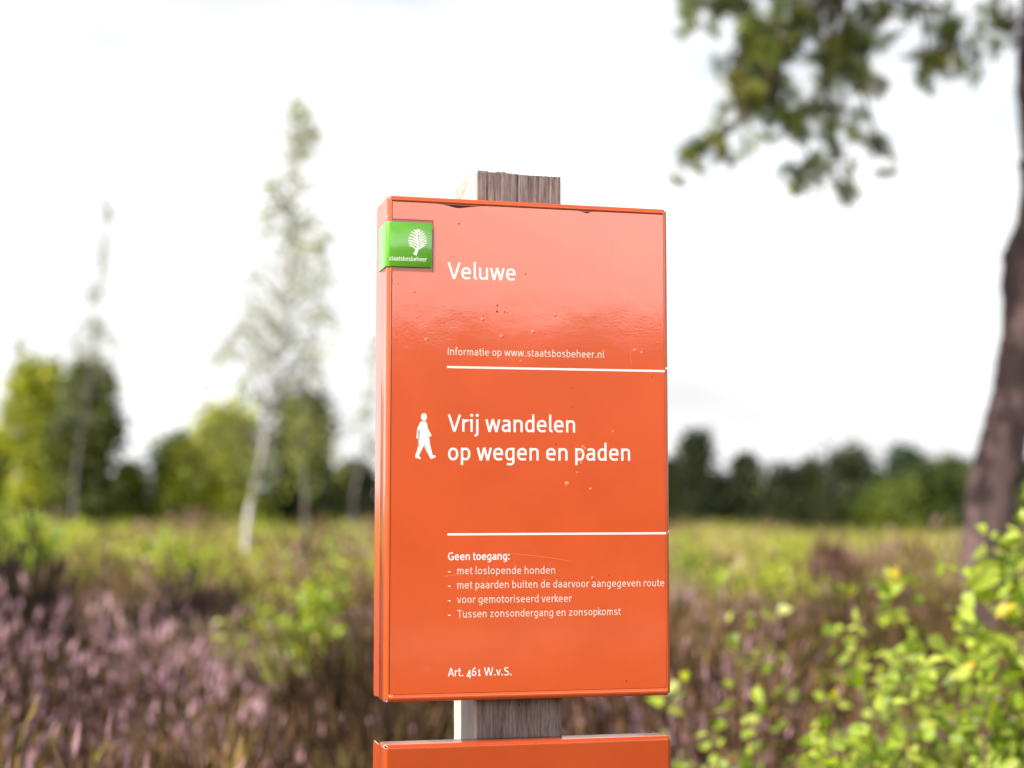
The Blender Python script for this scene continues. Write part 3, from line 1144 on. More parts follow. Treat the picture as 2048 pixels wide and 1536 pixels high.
def heather(name, label, n, y0, y1, sprig_n, h0, width, seed):
    x, y = spread(n, y0, y1)
    px = x / y * F + 1024
    # open the ground for the grass belt
    v1 = value_noise(x + 40, y + 40, 1.5, seed)
    v2 = value_noise(x + 90, y + 10, 0.8, seed + 1)
    v3 = value_noise(x + 20, y + 70, 3.0, seed + 2)
    keep = np.ones(n, bool)
    belt = (y > 15 + 5 * v3)
    keep &= ~(belt & (rng.random(n) < np.where(v1 > .52, .05, .5)))
    # room for the sign post and the camera
    keep &= np.hypot(x - SIGN.x, y - SIGN.y) > 0.5
    x, y, px, v1, v2, v3 = [q[keep] for q in (x, y, px, v1, v2, v3)]
    k = len(x)
    fl = np.clip(0.16 + 1.3 * (v1 - .46), 0.03, .85) * rng.uniform(.2, 1.3, k)
    low = BROWN * (0.45 + .9 * rng.random((k, 1))) + (OLIVE - BROWN) * np.clip(rng.random((k, 1)) * 1.6 - .5 + (v3[:, None] - .5), 0, 1)
    top = DUSK + (PINK - DUSK) * np.clip(v1 * 1.6 - .3, 0, 1)[:, None]
    # the pale purple stand at the front left, dull and brown ones behind the sign
    near = (px < 560) & (y < 9.5) & (y > 5.2)
    fl = np.where(near, np.clip(.58 + .7 * (v2 - .4), .15, 1), fl)
    top = np.where(near[:, None], PINK * (1.0 + .55 * v1[:, None]), top)
    dull = ((px > 640) & (px < 1330) & (y < 8)) | ((y > 11) & (y < 14) & (px < 110))
    fl = np.where(dull, fl * .45, fl)
    low = np.where(dull[:, None], low * .62, low)
    top = np.where(dull[:, None], top * .75, top)
    far = y > 20
    top = np.where(far[:, None], top * np.array([1.15, 1.1, 1.0]), top)
    dead = rng.random(k) < np.where(y < 15, .24, .12)
    fl = np.where(dead, 0.03, fl)
    low = np.where(dead[:, None], low * .38, low)
    fl = np.where(far, np.clip(fl * 1.5, 0, .9), fl)
    h = h0 * (0.55 + .8 * v2) * rng.uniform(.8, 1.2, k)
    heap = Heap()
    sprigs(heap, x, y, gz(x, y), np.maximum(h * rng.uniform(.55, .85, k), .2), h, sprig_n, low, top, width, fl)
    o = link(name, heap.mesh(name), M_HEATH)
    prop(o, label, 'heather', kind='stuff')


heather('heather', 'purple and brown flowering heather covering the near ground', 1750, 3.0, 15, 520, 0.62, .0075, 3)
heather('heather', 'dull pink heather scattered over the heath behind', 3200, 15, 60, 80, 0.78, .024, 9)

BLADE_V = [(-.5, 0, 0), (.5, 0, 0), (-.38, .5, .05), (.38, .5, .05), (-.05, 1, .22), (.05, 1, .22)]
BLADE_F = [[(0, 1, 3, 2), (2, 3, 5, 4)]]


def grass(name, label, n, y0, y1, per, h0, width, seed, cover):
    x, y = spread(n, y0, y1)
    v1 = value_noise(x + 11, y + 31, 1.8, seed)
    v2 = value_noise(x + 70, y + 51, 3.5, seed + 1)
    keep = (v1 * .6 + v2 * .4 > cover(x, y)) & (np.hypot(x - SIGN.x, y - SIGN.y) > .5)
    patch = ((x > -5.2) & (x < -2.6) & (y > 24) & (y < 42)) | ((x > 2.0) & (x < 6.5) & (y > 14) & (y < 21)) | ((x > -6) & (x < -3.2) & (y > 14.5) & (y < 19))
    keep &= ~(patch & (rng.random(n) < np.where(x > 0, .5, .8)))
    x, y, v1, v2 = x[keep], y[keep], v1[keep], v2[keep]
    k = len(x)
    idx = np.repeat(np.arange(k), per)
    N_ = len(idx)
    sp = 0.10 + 0.006 * y[idx]
    L = np.stack([x[idx] + rng.normal(size=N_) * sp, y[idx] + rng.normal(size=N_) * sp, np.zeros(N_)], -1)
    L[:, 2] = gz(L[:, 0], L[:, 1]) - .02
    d = np.stack([rng.normal(size=N_) * .28, rng.normal(size=N_) * .28, np.ones(N_)], -1)
    v3 = value_noise(x + 7, y + 3, 5.0, seed + 5)
    ln = h0 * (.45 + .95 * v1[idx]) * rng.uniform(.5, 1.35, N_)
    w = width * (1 + 0.03 * y[idx]) * rng.uniform(.7, 1.3, N_)
    a = np.array([0.47, 0.53, 0.06]); b = np.array([0.60, 0.55, 0.17]); c = np.array([0.28, 0.38, 0.035])
    mixv = rng.random((N_, 1)) * .6 + v2[idx][:, None] * .5
    col = np.where(mixv < .5, c + (a - c) * mixv * 2, a + (b - a) * np.clip(mixv * 2 - 1, 0, 1))
    straw = np.array([0.36, 0.25, 0.15])
    col = col + (straw - col) * (np.clip(v3[idx][:, None] * 2.2 - .9, 0, .8) * rng.uniform(.4, 1, (N_, 1)))
    V, F_, T = stamp(BLADE_V, BLADE_F, frame_y(d, rng.uniform(0, 6.28, N_)), np.stack([w, ln, ln], -1), L, col)
    heap = Heap(); heap.add(V, F_, T)
    o = link(name, heap.mesh(name), M_GRASS)
    prop(o, label, 'grass', kind='stuff')


grass('grass', 'yellow green moor grass in a belt across the heath', 6800, 14, 62, 34, 0.62, .012, 21,
      lambda x, y: np.where(y < 19, .56, .45) + np.where(y > 45, .05, 0))
grass('grass', 'thin grass tufts growing among the near heather', 600, 7.0, 14, 26, 0.48, .006, 33, lambda x, y: np.where(x > 0.6, .40, .58))


def undergrowth(n, y0, y1, label, h0=.24, rs=1.0, seed=71):
    x, y = spread(n, y0, y1)
    v1 = value_noise(x + 5, y + 9, 2.2, seed)
    v2 = value_noise(x + 33, y + 3, 1.1, 72)
    keep = (v1 > .36) & ((y > 18) | (v1 > .6))
    x, y, v1, v2 = x[keep], y[keep], v1[keep], v2[keep]
    k, per = len(x), 150
    idx = np.repeat(np.arange(k), per)
    N_ = len(idx)
    h = h0 + .55 * v2 * rng.uniform(.4, 1.4, k)
    r = rng.uniform(.25, .65, k) * rs
    d = rng.normal(size=(N_, 3)); d /= np.linalg.norm(d, axis=1)[:, None]
    d *= rng.uniform(.5, 1.1, (N_, 1))
    L = np.stack([x[idx] + d[:, 0] * r[idx], y[idx] + d[:, 1] * r[idx], h[idx] * (.45 + .6 * d[:, 2])], -1)
    L[:, 2] = np.maximum(L[:, 2], .03) + gz(L[:, 0], L[:, 1])
    pal = np.array([(.30, .40, .03), (.20, .28, .025), (.38, .40, .06), (.22, .13, .075), (.13, .16, .025), (.26, .16, .12), (.36, .42, .04)])
    col = pal[rng.integers(0, len(pal), k)][idx] * rng.uniform(.7, 1.25, (N_, 1)) * 1.35
    V, F_, T = stamp([(-.5, 0, 0), (0, -.3, .05), (.5, 0, 0), (0, .3, .05)], [[(0, 1, 2, 3)]], rand_rot(N_), .085 * rng.uniform(.6, 1.4, N_), L, col)
    hp = Heap(); hp.add(V, F_, T)
    o = link('undergrowth', hp.mesh('undergrowth'), M_GRASS)
    prop(o, label, 'undergrowth', kind='stuff')


undergrowth(4400, 14, 60, 'mixed green and brown low plants growing through the moor grass')
undergrowth(300, 28, 60, 'taller bushy growth along the far side of the moor grass', .55, 1.5, 88)


# ------------------------------------------------------------------ birch saplings
LEAF_V = [(0, 0, 0), (-.40, .27, .07), (.40, .27, .07), (-.30, .58, .06), (.30, .58, .06), (0, 1.0, -.06), (0, .27, 0), (0, .60, 0), (-.20, .06, .03), (.20, .06, .03)]
LEAF_F = [[(0, 6, 1, 8), (0, 9, 2, 6), (6, 7, 3, 1), (6, 2, 4, 7)], [(7, 5, 3), (7, 4, 5)]]


def leaf_tints(n, yellow=.03, base=((0.31, 0.40, 0.045), (0.45, 0.50, 0.09), (0.15, 0.22, 0.025), (0.37, 0.44, 0.06), (0.24, 0.32, 0.04))):
    base = np.array(base)
    k = rng.integers(0, len(base), n)
    T = base[k] * rng.uniform(.7, 1.6, (n, 1))
    y = rng.random(n)
    T[y < yellow * .6] = np.array([0.60, 0.46, 0.04])
    T[y < yellow * .12] = np.array([0.62, 0.30, 0.03])
    return T


def sapling(label, px, Y, top_py, width, n_stem, leaf, group, dens=1.0, yellow=.06, lean=0.0, name='birch_sapling'):
    bx = xat(px, Y)
    bz = float(gz(bx, Y))
    top = at(px, top_py, Y).z
    h = top - bz
    root = thing(name, label, 'sapling', (bx, Y, bz), group)
    sv = Heap(); lp, ld, ls = [], [], []
    for s in range(n_stem):
        a = rng.uniform(0, 6.28)
        hh = h * (1.0 if s == 0 else rng.uniform(.55, .95))
        sprd = width * (0.15 if s == 0 else rng.uniform(.35, 1.0))
        e = np.array([math.cos(a) * sprd + lean * hh, math.sin(a) * sprd * .8, hh])
        b0 = np.array([math.cos(a) * .03, math.sin(a) * .03, 0])
        mid = b0 + (e - b0) * .5 + rng.normal(size=3) * .03 + np.array([0, 0, .04])
        P = smooth_path([b0, mid, e], 12)
        V, F_ = tube(P, np.linspace(.0055, .0014, 12), 5)
        sv.add(V, F_, np.ones((len(V), 3)))
        nt = int((16 * hh / .8 + 4) * min(1.3, dens))
        for k in range(nt):
            t = rng.uniform(.18, .98)
            o = P[0] + 0
            i = min(int(t * 11), 10)
            o = P[i] + (P[i + 1] - P[i]) * (t * 11 - i)
            b = rng.uniform(0, 6.28)
            L_ = (0.10 + .24 * (1 - t)) * rng.uniform(.7, 1.3) * min(1.2, hh)
            dv = np.array([math.cos(b) * .8, math.sin(b) * .8, rng.uniform(.35, .9)])
            dv /= np.linalg.norm(dv)
            Q = smooth_path([o, o + dv * L_ * .55 + np.array([0, 0, .01]), o + dv * L_ + np.array([0, 0, -.02])], 6)
            V, F_ = tube(Q, np.linspace(.0018, .0007, 6), 4)
            sv.add(V, F_, np.ones((len(V), 3)))
            m = max(2, int(L_ / .030 * dens))
            for j in range(m):
                u = (j + rng.uniform(.3, 1)) / m * 5
                ii = min(int(u), 4)
                p = Q[ii] + (Q[ii + 1] - Q[ii]) * (u - ii)
                c = rng.uniform(0, 6.28)
                lp.append(p)
                ld.append(dv * .5 + np.array([math.cos(c), math.sin(c), rng.uniform(-1.5, .1)]) * .9)
                ls.append(leaf * rng.uniform(.6, 1.2))
        for j in range(3):
            lp.append(P[-1]); ld.append(np.array([rng.normal() * .5, rng.normal() * .5, .8])); ls.append(leaf * rng.uniform(.6, 1))
    link('stem', np_mesh('stem', np.concatenate(sv.V), sv.F), M_TWIG, root)
    lp, ld, ls = np.array(lp), np.array(ld), np.array(ls)
    n = len(lp)
    V, F_, T = stamp(LEAF_V, LEAF_F, frame_y(ld, rng.uniform(0, 6.28, n)), np.stack([ls * .78, ls, ls], -1), lp, leaf_tints(n, yellow))
    hp = Heap(); hp.add(V, F_, T)
    link('foliage', hp.mesh('foliage'), M_LEAF, root)
    return root


GS = 'young birches growing up beside the sign'
sapling('tall leafy birch sapling in front of the pine trunk, reaching highest of all', 2062, 3.9, 985, .14, 6, .050, GS, 1.1, .04)
sapling('bushy birch sapling just in front of the pine trunk foot, second highest', 1820, 4.4, 1160, .30, 5, .050, GS, .8, .06)
sapling('birch sapling with pale leaves midway between the sign and the pine trunk', 1705, 4.7, 1190, .26, 4, .048, GS, .8, .07)
sapling('slender birch sapling with the most yellow leaves, between sign and pale leaved sapling', 1560, 5.0, 1205, .22, 4, .046, GS, .55, .08)
sapling('low birch sapling at the lower edge, a short way off the lower orange board', 1440, 4.5, 1290, .22, 3, .045, GS, .5, .05)
sapling('dense leafy birch sapling filling the bottom corner under the pine', 2000, 3.5, 1370, .28, 8, .050, GS, 1.0, .03)
sapling('leafy birch sapling at the lower edge below the pale leaved one', 1790, 3.7, 1300, .30, 7, .050, GS, 1.0, .05)
sapling('small birch sapling at the lower edge with thin upright shoots', 1620, 3.9, 1400, .26, 4, .047, GS, .8, .05)
sapling('thin birch shoot rising close beside the right edge of the boards', 1372, 4.2, 1360, .09, 3, .042, GS, .8, .02)
sapling('birch sapling low at the picture foot, under the one with most yellow leaves', 1540, 3.9, 1400, .24, 4, .043, GS, .5, .05)
sapling('birch sapling low at the picture foot, between thin upright shoots and the dense corner sapling', 1715, 3.55, 1420, .28, 6, .043, GS, .9, .05)
sapling('yellow green young birch in the heather left of the boards', 645, 8.4, 1095, .27, 8, .052, None, 1.2, .05)
sapling('small pale birch shoot in front of the dark heather, farther from the boards', 505, 8.9, 1205, .14, 4, .045, None, 1.2, .10)
sapling('bright green birch bush standing in the grass under the pale green tree', 45, 21, 1025, .75, 12, .13, None, 1.0, .02, name='birch_bush')
sapling('green birch bush in the grass between the leaning birch and the dark trees', 330, 24, 1062, .7, 8, .13, None, 1.0, .02, name='birch_bush')
sapling('light green birch bush in the grass beside the right edge of the upper board', 1390, 24, 1068, .9, 9, .11, None, .7, .03, name='birch_bush')
sapling('light green birch bush in the grass before the dark pines, farther from the board', 1500, 27, 1080, .8, 8, .11, None, .7, .03, name='birch_bush')


# dark heather bush at the left border
def dark_bush(label, px, Y, top_py, width, col):
    bx = xat(px, Y); bz = float(gz(bx, Y)); h = at(px, top_py, Y).z - bz
    root = thing('heather_bush', label, 'bush', (bx, Y, bz))
    hp = Heap()
    n = 26
    a = rng.uniform(0, 6.28, n); r = width * np.sqrt(rng.random(n))
    low = np.tile(col, (n, 1)); top = np.tile(col * 1.6, (n, 1))
    sprigs(hp, r * np.cos(a), r * np.sin(a), np.zeros(n), np.full(n, width * .55), h * rng.uniform(.75, 1.08, n) * (1 - .35 * (r / width) ** 2), 260, low, top, .016, np.full(n, .5))
    link('foliage', hp.mesh('foliage'), M_HEATH, root)
    st = Heap()
    for k in range(9):
        b = rng.uniform(0, 6.28)
        P = smooth_path([(0, 0, -.02), (math.cos(b) * width * .3, math.sin(b) * width * .3, h * .35), (math.cos(b) * width * .7, math.sin(b) * width * .7, h * .7)], 6)
        V, F_ = tube(P, np.linspace(.012, .004, 6), 5)
        st.add(V, F_, np.ones((len(V), 3)))
    link('stem', np_mesh('stem', np.concatenate(st.V), st.F), M_BARK, root)


dark_bush('dark brown heather bush, tallest at the heather edge of the grass', 20, 8.4, 1100, .36, DARK * .7)
dark_bush('dark heather bush behind the small pale birch shoot', 400, 11.5, 1145, .42, DARK * 1.1)
dark_bush('reddish brown heather bush standing alone in the grass before the dark pines', 1655, 21, 1075, .36, np.array([.13, .065, .055]))


# ------------------------------------------------------------------ trees
QUAD_V = [(-.5, 0, 0), (0, -.36, .05), (.5, 0, 0), (0, .36, .05)]
QUAD_F = [[(0, 1, 2, 3)]]


def tree(name, label, cat, px, Y, top_py, width_px, cols, group=None, trunk_r=.07, crown_base=.12, shape='round', leaf=.13, n=2600, lumps=34,
         trunk_mat=None, bare=False):
    """A tapered trunk with limbs, and a crown of leaf sprays gathered in uneven lumps through its volume."""
    bx = xat(px, Y); bz = float(gz(bx, Y)) - .03
    h = at(px, top_py, Y).z - bz
    rw = width_px / F * Y / 2 * 1.3
    n = int(n * 2.2)
    root = thing(name, label, cat, (bx, Y, bz), group)
    tk = Heap()
    P = smooth_path([(0, 0, 0), (rng.normal() * .05, rng.normal() * .05, h * .4), (rng.normal() * .06, rng.normal() * .06, h * .92)], 10)
    V, F_ = tube(P, np.linspace(trunk_r, trunk_r * .2, 10), 8, .06)
    tk.add(V, F_, np.ones((len(V), 3)))
    # lumps
    C, Rr = [], []
    for k in range(lumps):
        t = crown_base + (1 - crown_base) * ((k + rng.random()) / lumps) ** 1.15
        if shape == 'cone':
            w = rw * min(1, (1 - t) * 1.35 + .10) * (1 if t > crown_base + .08 else .8)
        elif shape == 'flame':
            w = rw * (1 - .35 * t) * (1 if t < .7 else max(.12, (1 - t) / .3) ** .6)
        else:
            u = (t - crown_base) / (1 - crown_base)
            w = rw * math.sqrt(max(0.05, 1 - abs(u - .35) ** 2.2 / .42)) if u > .35 else rw * (.85 + .15 * u / .35)
        a = rng.uniform(0, 6.28)
        q = math.sqrt(rng.random())
        lr = rw * rng.uniform(.34, .56) * (.72 if shape == 'cone' else 1)
        off = max(0, w - lr * .8) * q
        C.append((math.cos(a) * off, math.sin(a) * off, min(h * t, h - lr * .3)))
        Rr.append(lr)
        if k % 3 == 0:
            b = np.array(C[-1]); zb = max(.1 * h, b[2] - abs(off) * .9)
            o = np.array([np.interp(zb, P[:, 2], P[:, 0]), np.interp(zb, P[:, 2], P[:, 1]), zb])
            Q = smooth_path([o, (o + b) / 2 + np.array([0, 0, -.03 * h]), b], 6)
            V, F_ = tube(Q, np.linspace(trunk_r * .35, trunk_r * .08, 6), 5)
            tk.add(V, F_, np.ones((len(V), 3)))
    C, Rr = np.array(C), np.array(Rr)
    link('trunk', np_mesh('trunk', np.concatenate(tk.V), tk.F), trunk_mat or M_BARK, root)
    idx = rng.choice(lumps, n, p=(Rr ** 2) / (Rr ** 2).sum())
    d = rng.normal(size=(n, 3)); d /= np.linalg.norm(d, axis=1)[:, None]
    rad_ = Rr[idx] * np.where(rng.random(n) < .13, rng.uniform(1.05, 1.5, n), rng.uniform(.45, 1.1, n))
    L = C[idx] + d * rad_[:, None] * np.array([1, 1, .8])
    L[:, 2] = np.maximum(L[:, 2], .05)
    cols = np.array(cols)
    lump_c = cols[rng.integers(0, len(cols), lumps)] * rng.uniform(.8, 1.2, (lumps, 1))
    T = lump_c[idx] * rng.uniform(.75, 1.25, (n, 1))
    S = leaf * rng.uniform(.6, 1.4, n)
    V, F_, T = stamp(QUAD_V, QUAD_F, rand_rot(n), S, L, T)
    hp = Heap(); hp.add(V, F_, T)
    link('crown', hp.mesh('crown'), M_FOL, root)
    return root


DK = [(.036, .046, .015), (.050, .060, .018), (.026, .032, .013)]
MID = [(.10, .135, .018), (.14, .17, .02), (.07, .10, .016)]
LIT = [(.30, .32, .025), (.36, .36, .03), (.22, .26, .02)]

# left of the sign
tree('leafy_tree', 'bright yellow green tree beside the dark birch, paler of the two', 'tree', 75, 42, 735, 165, LIT, None, .10, .05, 'round', .16, 4200, 46)
tree('leafy_tree', 'dark leafy tree with a slim birch standing up out of it', 'tree', 178, 40, 735, 150, [(.08, .10, .018), (.11, .13, .02), (.055, .07, .018)], None, .10, .04, 'flame', .15, 4800, 44)
tree('leafy_tree', 'low dark tree at the border, behind the bright yellow green tree', 'tree', -5, 46, 870, 110, MID, None, .09, .04, 'round', .16, 2600, 26)
tree('leafy_tree', 'low round bush tree between the dark leafy tree and the bright gap of sky', 'tree', 258, 44, 935, 85, MID + LIT, None, .07, .02, 'round', .15, 1800, 20)
tree('leafy_tree', 'low dark rounded tree left of the leaning white trunk', 'tree', 360, 44, 890, 130, MID + LIT[2:], None, .08, .02, 'round', .16, 3000, 28)
tree('leafy_tree', 'round sunlit green tree just behind the leaning white trunk', 'tree', 455, 42, 830, 165, LIT, None, .09, .03, 'round', .16, 4400, 42)
tree('leafy_tree', 'dark dense tree behind the straight birch trunk', 'tree', 608, 43, 800, 160, DK + [(.07, .085, .018), (.09, .105, .02)], None, .10, .03, 'flame', .16, 4600, 44)
tree('leafy_tree', 'low dark tree half hidden by the left edge of the upper board', 'tree', 715, 46, 935, 120, DK, None, .08, .03, 'round', .16, 2400, 24)

# dark pines beyond the grass on the right
GP = 'dark young pines along the far edge of the heath'
for (label, px, top, w, Y, shape, cols) in [
    ('tallest dark pine of the far row, close beside the upper board', 1390, 872, 112, 58, 'cone', DK),
    ('dark pine half hidden behind the edge of the upper board', 1335, 930, 90, 60, 'round', DK),
    ('dark pine second from the board, with a low pointed top', 1490, 915, 105, 58, 'cone', DK),
    ('dark broad pine with a blunt top in the middle of the far row', 1565, 940, 110, 57, 'round', DK),
    ('dark narrow pine with a spiky top beside the broad blunt one', 1622, 928, 90, 57, 'cone', DK),
    ('dark rounded pine with a domed crown, high in the middle of the far row', 1700, 912, 125, 56, 'round', DK),
    ('bluish open pine rising behind the row near the pine trunk', 1812, 905, 95, 66, 'flame', [(.06, .09, .045), (.05, .075, .04)]),
    ('low olive green pine in front of the bluish open one', 1775, 985, 110, 55, 'round', MID),
    ('dark squat pine in the gap before the pine trunk', 1865, 945, 120, 56, 'round', DK + MID),
    ('small pine with a knobbly top just left of the pine trunk', 1905, 928, 95, 62, 'flame', DK + MID),
    ('olive green low pine half hidden by the pine trunk', 1960, 950, 120, 58, 'round', MID),
    ('dark pine at the border seen past the pine trunk', 2065, 930, 120, 60, 'cone', DK),
]:
    tree('young_pine', label, 'pine', px, Y, top, w * 1.25, cols, GP, .09, .02, shape, .18, 3000, 34)
tree('young_pine', 'low dark pine seen in the gap between board edge and tallest pine', 'pine', 1440, 61, 960, 100, DK + MID, GP, .08, .02, 'round', .18, 2000, 24)


def birch(label, stem_px, Y, twigs, n_leaf, leaf, base_r, cols, spread_px, min_t=.3, bark=None, name='birch_tree'):
    """Slim birch: pale leaning stem through the given pixels at distance Y, thin hanging twigs and sparse leaves."""
    pts = [at(x, y, Y) for x, y in stem_px]
    base = Vector((pts[0].x, Y, float(gz(pts[0].x, Y)) - .03))
    pts[0] = base
    root = thing(name, label, 'birch', base)
    Pw = smooth_path([(p - base) for p in pts], 40)
    Pw[:, 1] += np.linspace(0, 1, 40) ** 2 * .3
    V, F_ = tube(Pw, base_r * (1 - np.linspace(0, 1, 40) ** .42 * .82), 9, .05)
    tw = Heap(); LP = []
    tw.add(V, F_, np.ones((len(V), 3))); n_trunk = len(F_[0])
    h = Pw[-1, 2]
    for k in range(twigs):
        t = min_t + (1 - min_t) * rng.random() ** 1.2
        o = np.array([np.interp(t * h, Pw[:, 2], Pw[:, d]) for d in (0, 1)] + [t * h])
        a = rng.uniform(0, 6.28)
        s = np.interp(t, *spread_px) / F * Y * rng.uniform(.55, 1.15)
        up = s * rng.uniform(.1, .7)
        e = o + np.array([math.cos(a) * s, math.sin(a) * s, up * .4 - s * .25])
        Q = smooth_path([o, o + np.array([math.cos(a) * s * .5, math.sin(a) * s * .5, up]), e], 8)
        V, F_ = tube(Q, np.linspace(.014, .004, 8) * (base_r / .08), 4)
        tw.add(V, F_, np.ones((len(V), 3)))
        m = max(3, int(n_leaf / twigs * rng.uniform(.2, 2.0)))
        c0 = rng.uniform(.35, 1.0)
        for j in range(m):
            u = min(6.99, abs(rng.normal(c0, .22)) * 7)
            i = min(int(u), 6)
            p = Q[i] + (Q[i + 1] - Q[i]) * (u - i)
            LP.append(p + rng.normal(size=3) * np.array([.07, .07, .12]) * s ** .5 - np.array([0, 0, abs(rng.normal()) * .15 * s]))
    n_all = sum(len(f) for f in tw.F)
    link('trunk', np_mesh('trunk', np.concatenate(tw.V), tw.F, mi=(np.arange(n_all) >= n_trunk).astype(int)), [bark or M_BIRCHBARK, M_BARK], root)
    LP = np.array(LP); n = len(LP)
    cols = np.array(cols)
    T = cols[rng.integers(0, len(cols), n)] * rng.uniform(.75, 1.25, (n, 1))
    V, F_, T = stamp(QUAD_V, QUAD_F, rand_rot(n), leaf * rng.uniform(.6, 1.4, n), LP, T)
    hp = Heap(); hp.add(V, F_, T)
    link('crown', hp.mesh('crown'), M_FOL, root)
    return root


BL = [(.26, .30, .05), (.30, .32, .06), (.18, .22, .04)]
birch('tall slim birch with a leaning white trunk and sparse hanging leaves', [(488, 1085), (497, 1030), (515, 950), (532, 850), (555, 700), (570, 560), (585, 400), (598, 280), (603, 190)], 25,
      190, 2100, .08, .064, BL, ([0, .25, .4, .55, .7, .85, 1], [110, 150, 160, 135, 90, 62, 24]), .20)
birch('straight shaded birch trunk before the dark dense tree, with thin drooping twigs', [(612, 1045), (610, 980), (606, 900), (612, 780), (625, 640), (640, 500), (652, 380)], 30,
      45, 620, .085, .045, BL, ([0, .3, .6, 1], [40, 75, 70, 20]), .3, M_SHADEBARK)
birch('short leaning birch trunk right beside the left edge of the upper board', [(700, 1045), (708, 990), (722, 930), (740, 830), (755, 700), (768, 600)], 31,
      24, 300, .085, .050, BL, ([0, .4, 1], [50, 60, 20]), .35, M_SHADEBARK)
birch('slim pale birch rising high out of the dark leafy tree', [(148, 1030), (150, 960), (160, 880), (178, 750), (192, 600), (203, 480), (207, 400)], 38.5,
      70, 760, .09, .052, [(.20, .23, .09), (.17, .20, .09)], ([0, .3, .55, .75, 1], [50, 75, 75, 40, 12]), .35, M_SHADEBARK)
birch('thin bare birch top behind the bright yellow green tree', [(30, 1030), (28, 960), (30, 850), (36, 750), (40, 660)], 47,
      24, 260, .10, .04, BL, ([0, .5, 1], [40, 50, 12]), .4, M_SHADEBARK)


# ------------------------------------------------------------------ the big pine
def big_pine():
    Y = 10.0
    stem = [(1993, 1440, 50), (1985, 1300, 48), (1968, 1130, 47), (1975, 1060, 47), (1992, 950, 47), (2012, 860, 46), (2034, 760, 46), (2044, 680, 45), (2050, 600, 46), (2052, 520, 47),
            (2072, 440, 38), (2080, 340, 38), (2078, 240, 40), (2074, 150, 40), (2080, 0, 38), (2080, -300, 34), (2060, -700, 26), (2050, -1000, 15)]
    base = at(stem[0][0], stem[0][1], Y)
    base.z = float(gz(base.x, Y)) - .05
    root = thing('pine_tree', 'big pine with a bent reddish grey trunk and a needle branch hanging into the sky', 'pine', base)
    P = np.array([tuple(at(x, y, Y) - base) for x, y, r in stem])
    P[0] = (P[0][0], P[0][1], 0)
    R_ = np.array([r / F * Y for _, _, r in stem])
    PR = smooth_path(np.column_stack([P, R_]), 90)
    hp = Heap()
    V, F_ = tube(PR[:, :3], PR[:, 3], 22, .075)
    # slow bulges of the bole
    hp.add(V, F_, np.ones((len(V), 3)))
    # knots and stubs
    for (x, y, dx, dy, dz, r, ln) in [(2035, 850, .5, -.5, .35, .045, .22), (2008, 515, -.9, -.3, .5, .055, .06), (1998, 905, -.7, -.6, .3, .05, .05), (2010, 690, -.8, -.5, .2, .05, .045), (2046, 330, -1, -.2, .2, .04, .05), (1975, 1000, -.6, -.7, -.1, .06, .04)]:
        c = np.array(tuple(at(x, y, Y) - base))
        c[0] = np.interp(c[2], PR[:, 2], PR[:, 0]) + (0.09 if dx > 0 else -.09)
        c[1] -= .05 if dy < -.4 else 0
        d = np.array([dx, dy, dz]); d /= np.linalg.norm(d)
        Q = np.array([c - d * .05, c + d * ln * .3, c + d * ln * .7, c + d * ln])
        V, F_ = tube(Q, [r * 1.4, r * 1.1, r * .8, r * .35], 9, .08)
        hp.add(V, F_, np.ones((len(V), 3)))
    link('trunk', np_mesh('trunk', np.concatenate(hp.V), hp.F), M_PINEBARK, root, smooth=True)

    # limbs: pixel paths with their own distance
    limbs = [
        ([(2078, -330, 10), (1960, -260, 9.82), (1800, -140, 9.54), (1690, -30, 9.35), (1600, 60, 9.19), (1545, 150, 9.09), (1500, 225, 9.01), (1445, 275, 8.91), (1400, 305, 8.84)], .050),
        ([(1690, -30, 9.35), (1660, 60, 9.29), (1650, 140, 9.28), (1665, 240, 9.30), (1688, 320, 9.35), (1692, 365, 9.36)], .018),
        ([(1800, -140, 9.54), (1790, -20, 9.52), (1740, 70, 9.44), (1730, 170, 9.42), (1745, 250, 9.44), (1760, 310, 9.47)], .018),
        ([(1960, -260, 9.82), (1920, -120, 9.75), (1860, 0, 9.65), (1870, 90, 9.66), (1865, 150, 9.66)], .020),
        ([(1690, -30, 9.35), (1580, -40, 9.15), (1470, -20, 8.96), (1390, 10, 8.82)], .022),
        ([(1600, 60, 9.19), (1560, 60, 9.12), (1500, 100, 9.01), (1470, 145, 8.96)], .014),
        ([(1545, 150, 9.09), (1560, 230, 9.12), (1590, 280, 9.17), (1615, 320, 9.21), (1630, 355, 9.24)], .010),
        ([(1860, 0, 9.65), (1900, 60, 9.72), (1925, 110, 9.76), (1955, 115, 9.81)], .010),
        ([(2080, 45, 10), (2030, 50, 10.11), (1990, 30, 9.88), (1930, 28, 9.77)], .012),
        ([(1660, 60, 9.29), (1700, 90, 9.36), (1720, 130, 9.40)], .010),
        ([(1560, 230, 9.12), (1600, 240, 9.19), (1650, 215, 9.28)], .007),
        ([(1800, -140, 9.54), (1720, -160, 9.40), (1600, -150, 9.19), (1500, -120, 9.01)], .022),
        ([(2078, -420, 10), (2150, -450, 9.6), (2260, -420, 9.3), (2380, -360, 9.2)], .045),
        ([(2070, -560, 10.18), (1980, -640, 10.40), (1850, -660, 10.80), (1720, -640, 11.00)], .045),
        ([(2060, -700, 10.18), (2160, -800, 10.3), (2280, -820, 10.6)], .035),
    ]
    lm = Heap()
    for pth, r in limbs:
        r = max(r, .009)
        Q = smooth_path([tuple(at(x, y, d) - base) for x, y, d in pth], 24)
        Q += np.cumsum(rng.normal(size=Q.shape) * .006, 0)
        V, F_ = tube(Q, np.linspace(r, r * .34, 24), 7, .06)
        link('limb', np_mesh('limb', V, F_), M_BARK, root)
    # needle tufts: pixel, distance, size in pixels, weight
    tufts = []
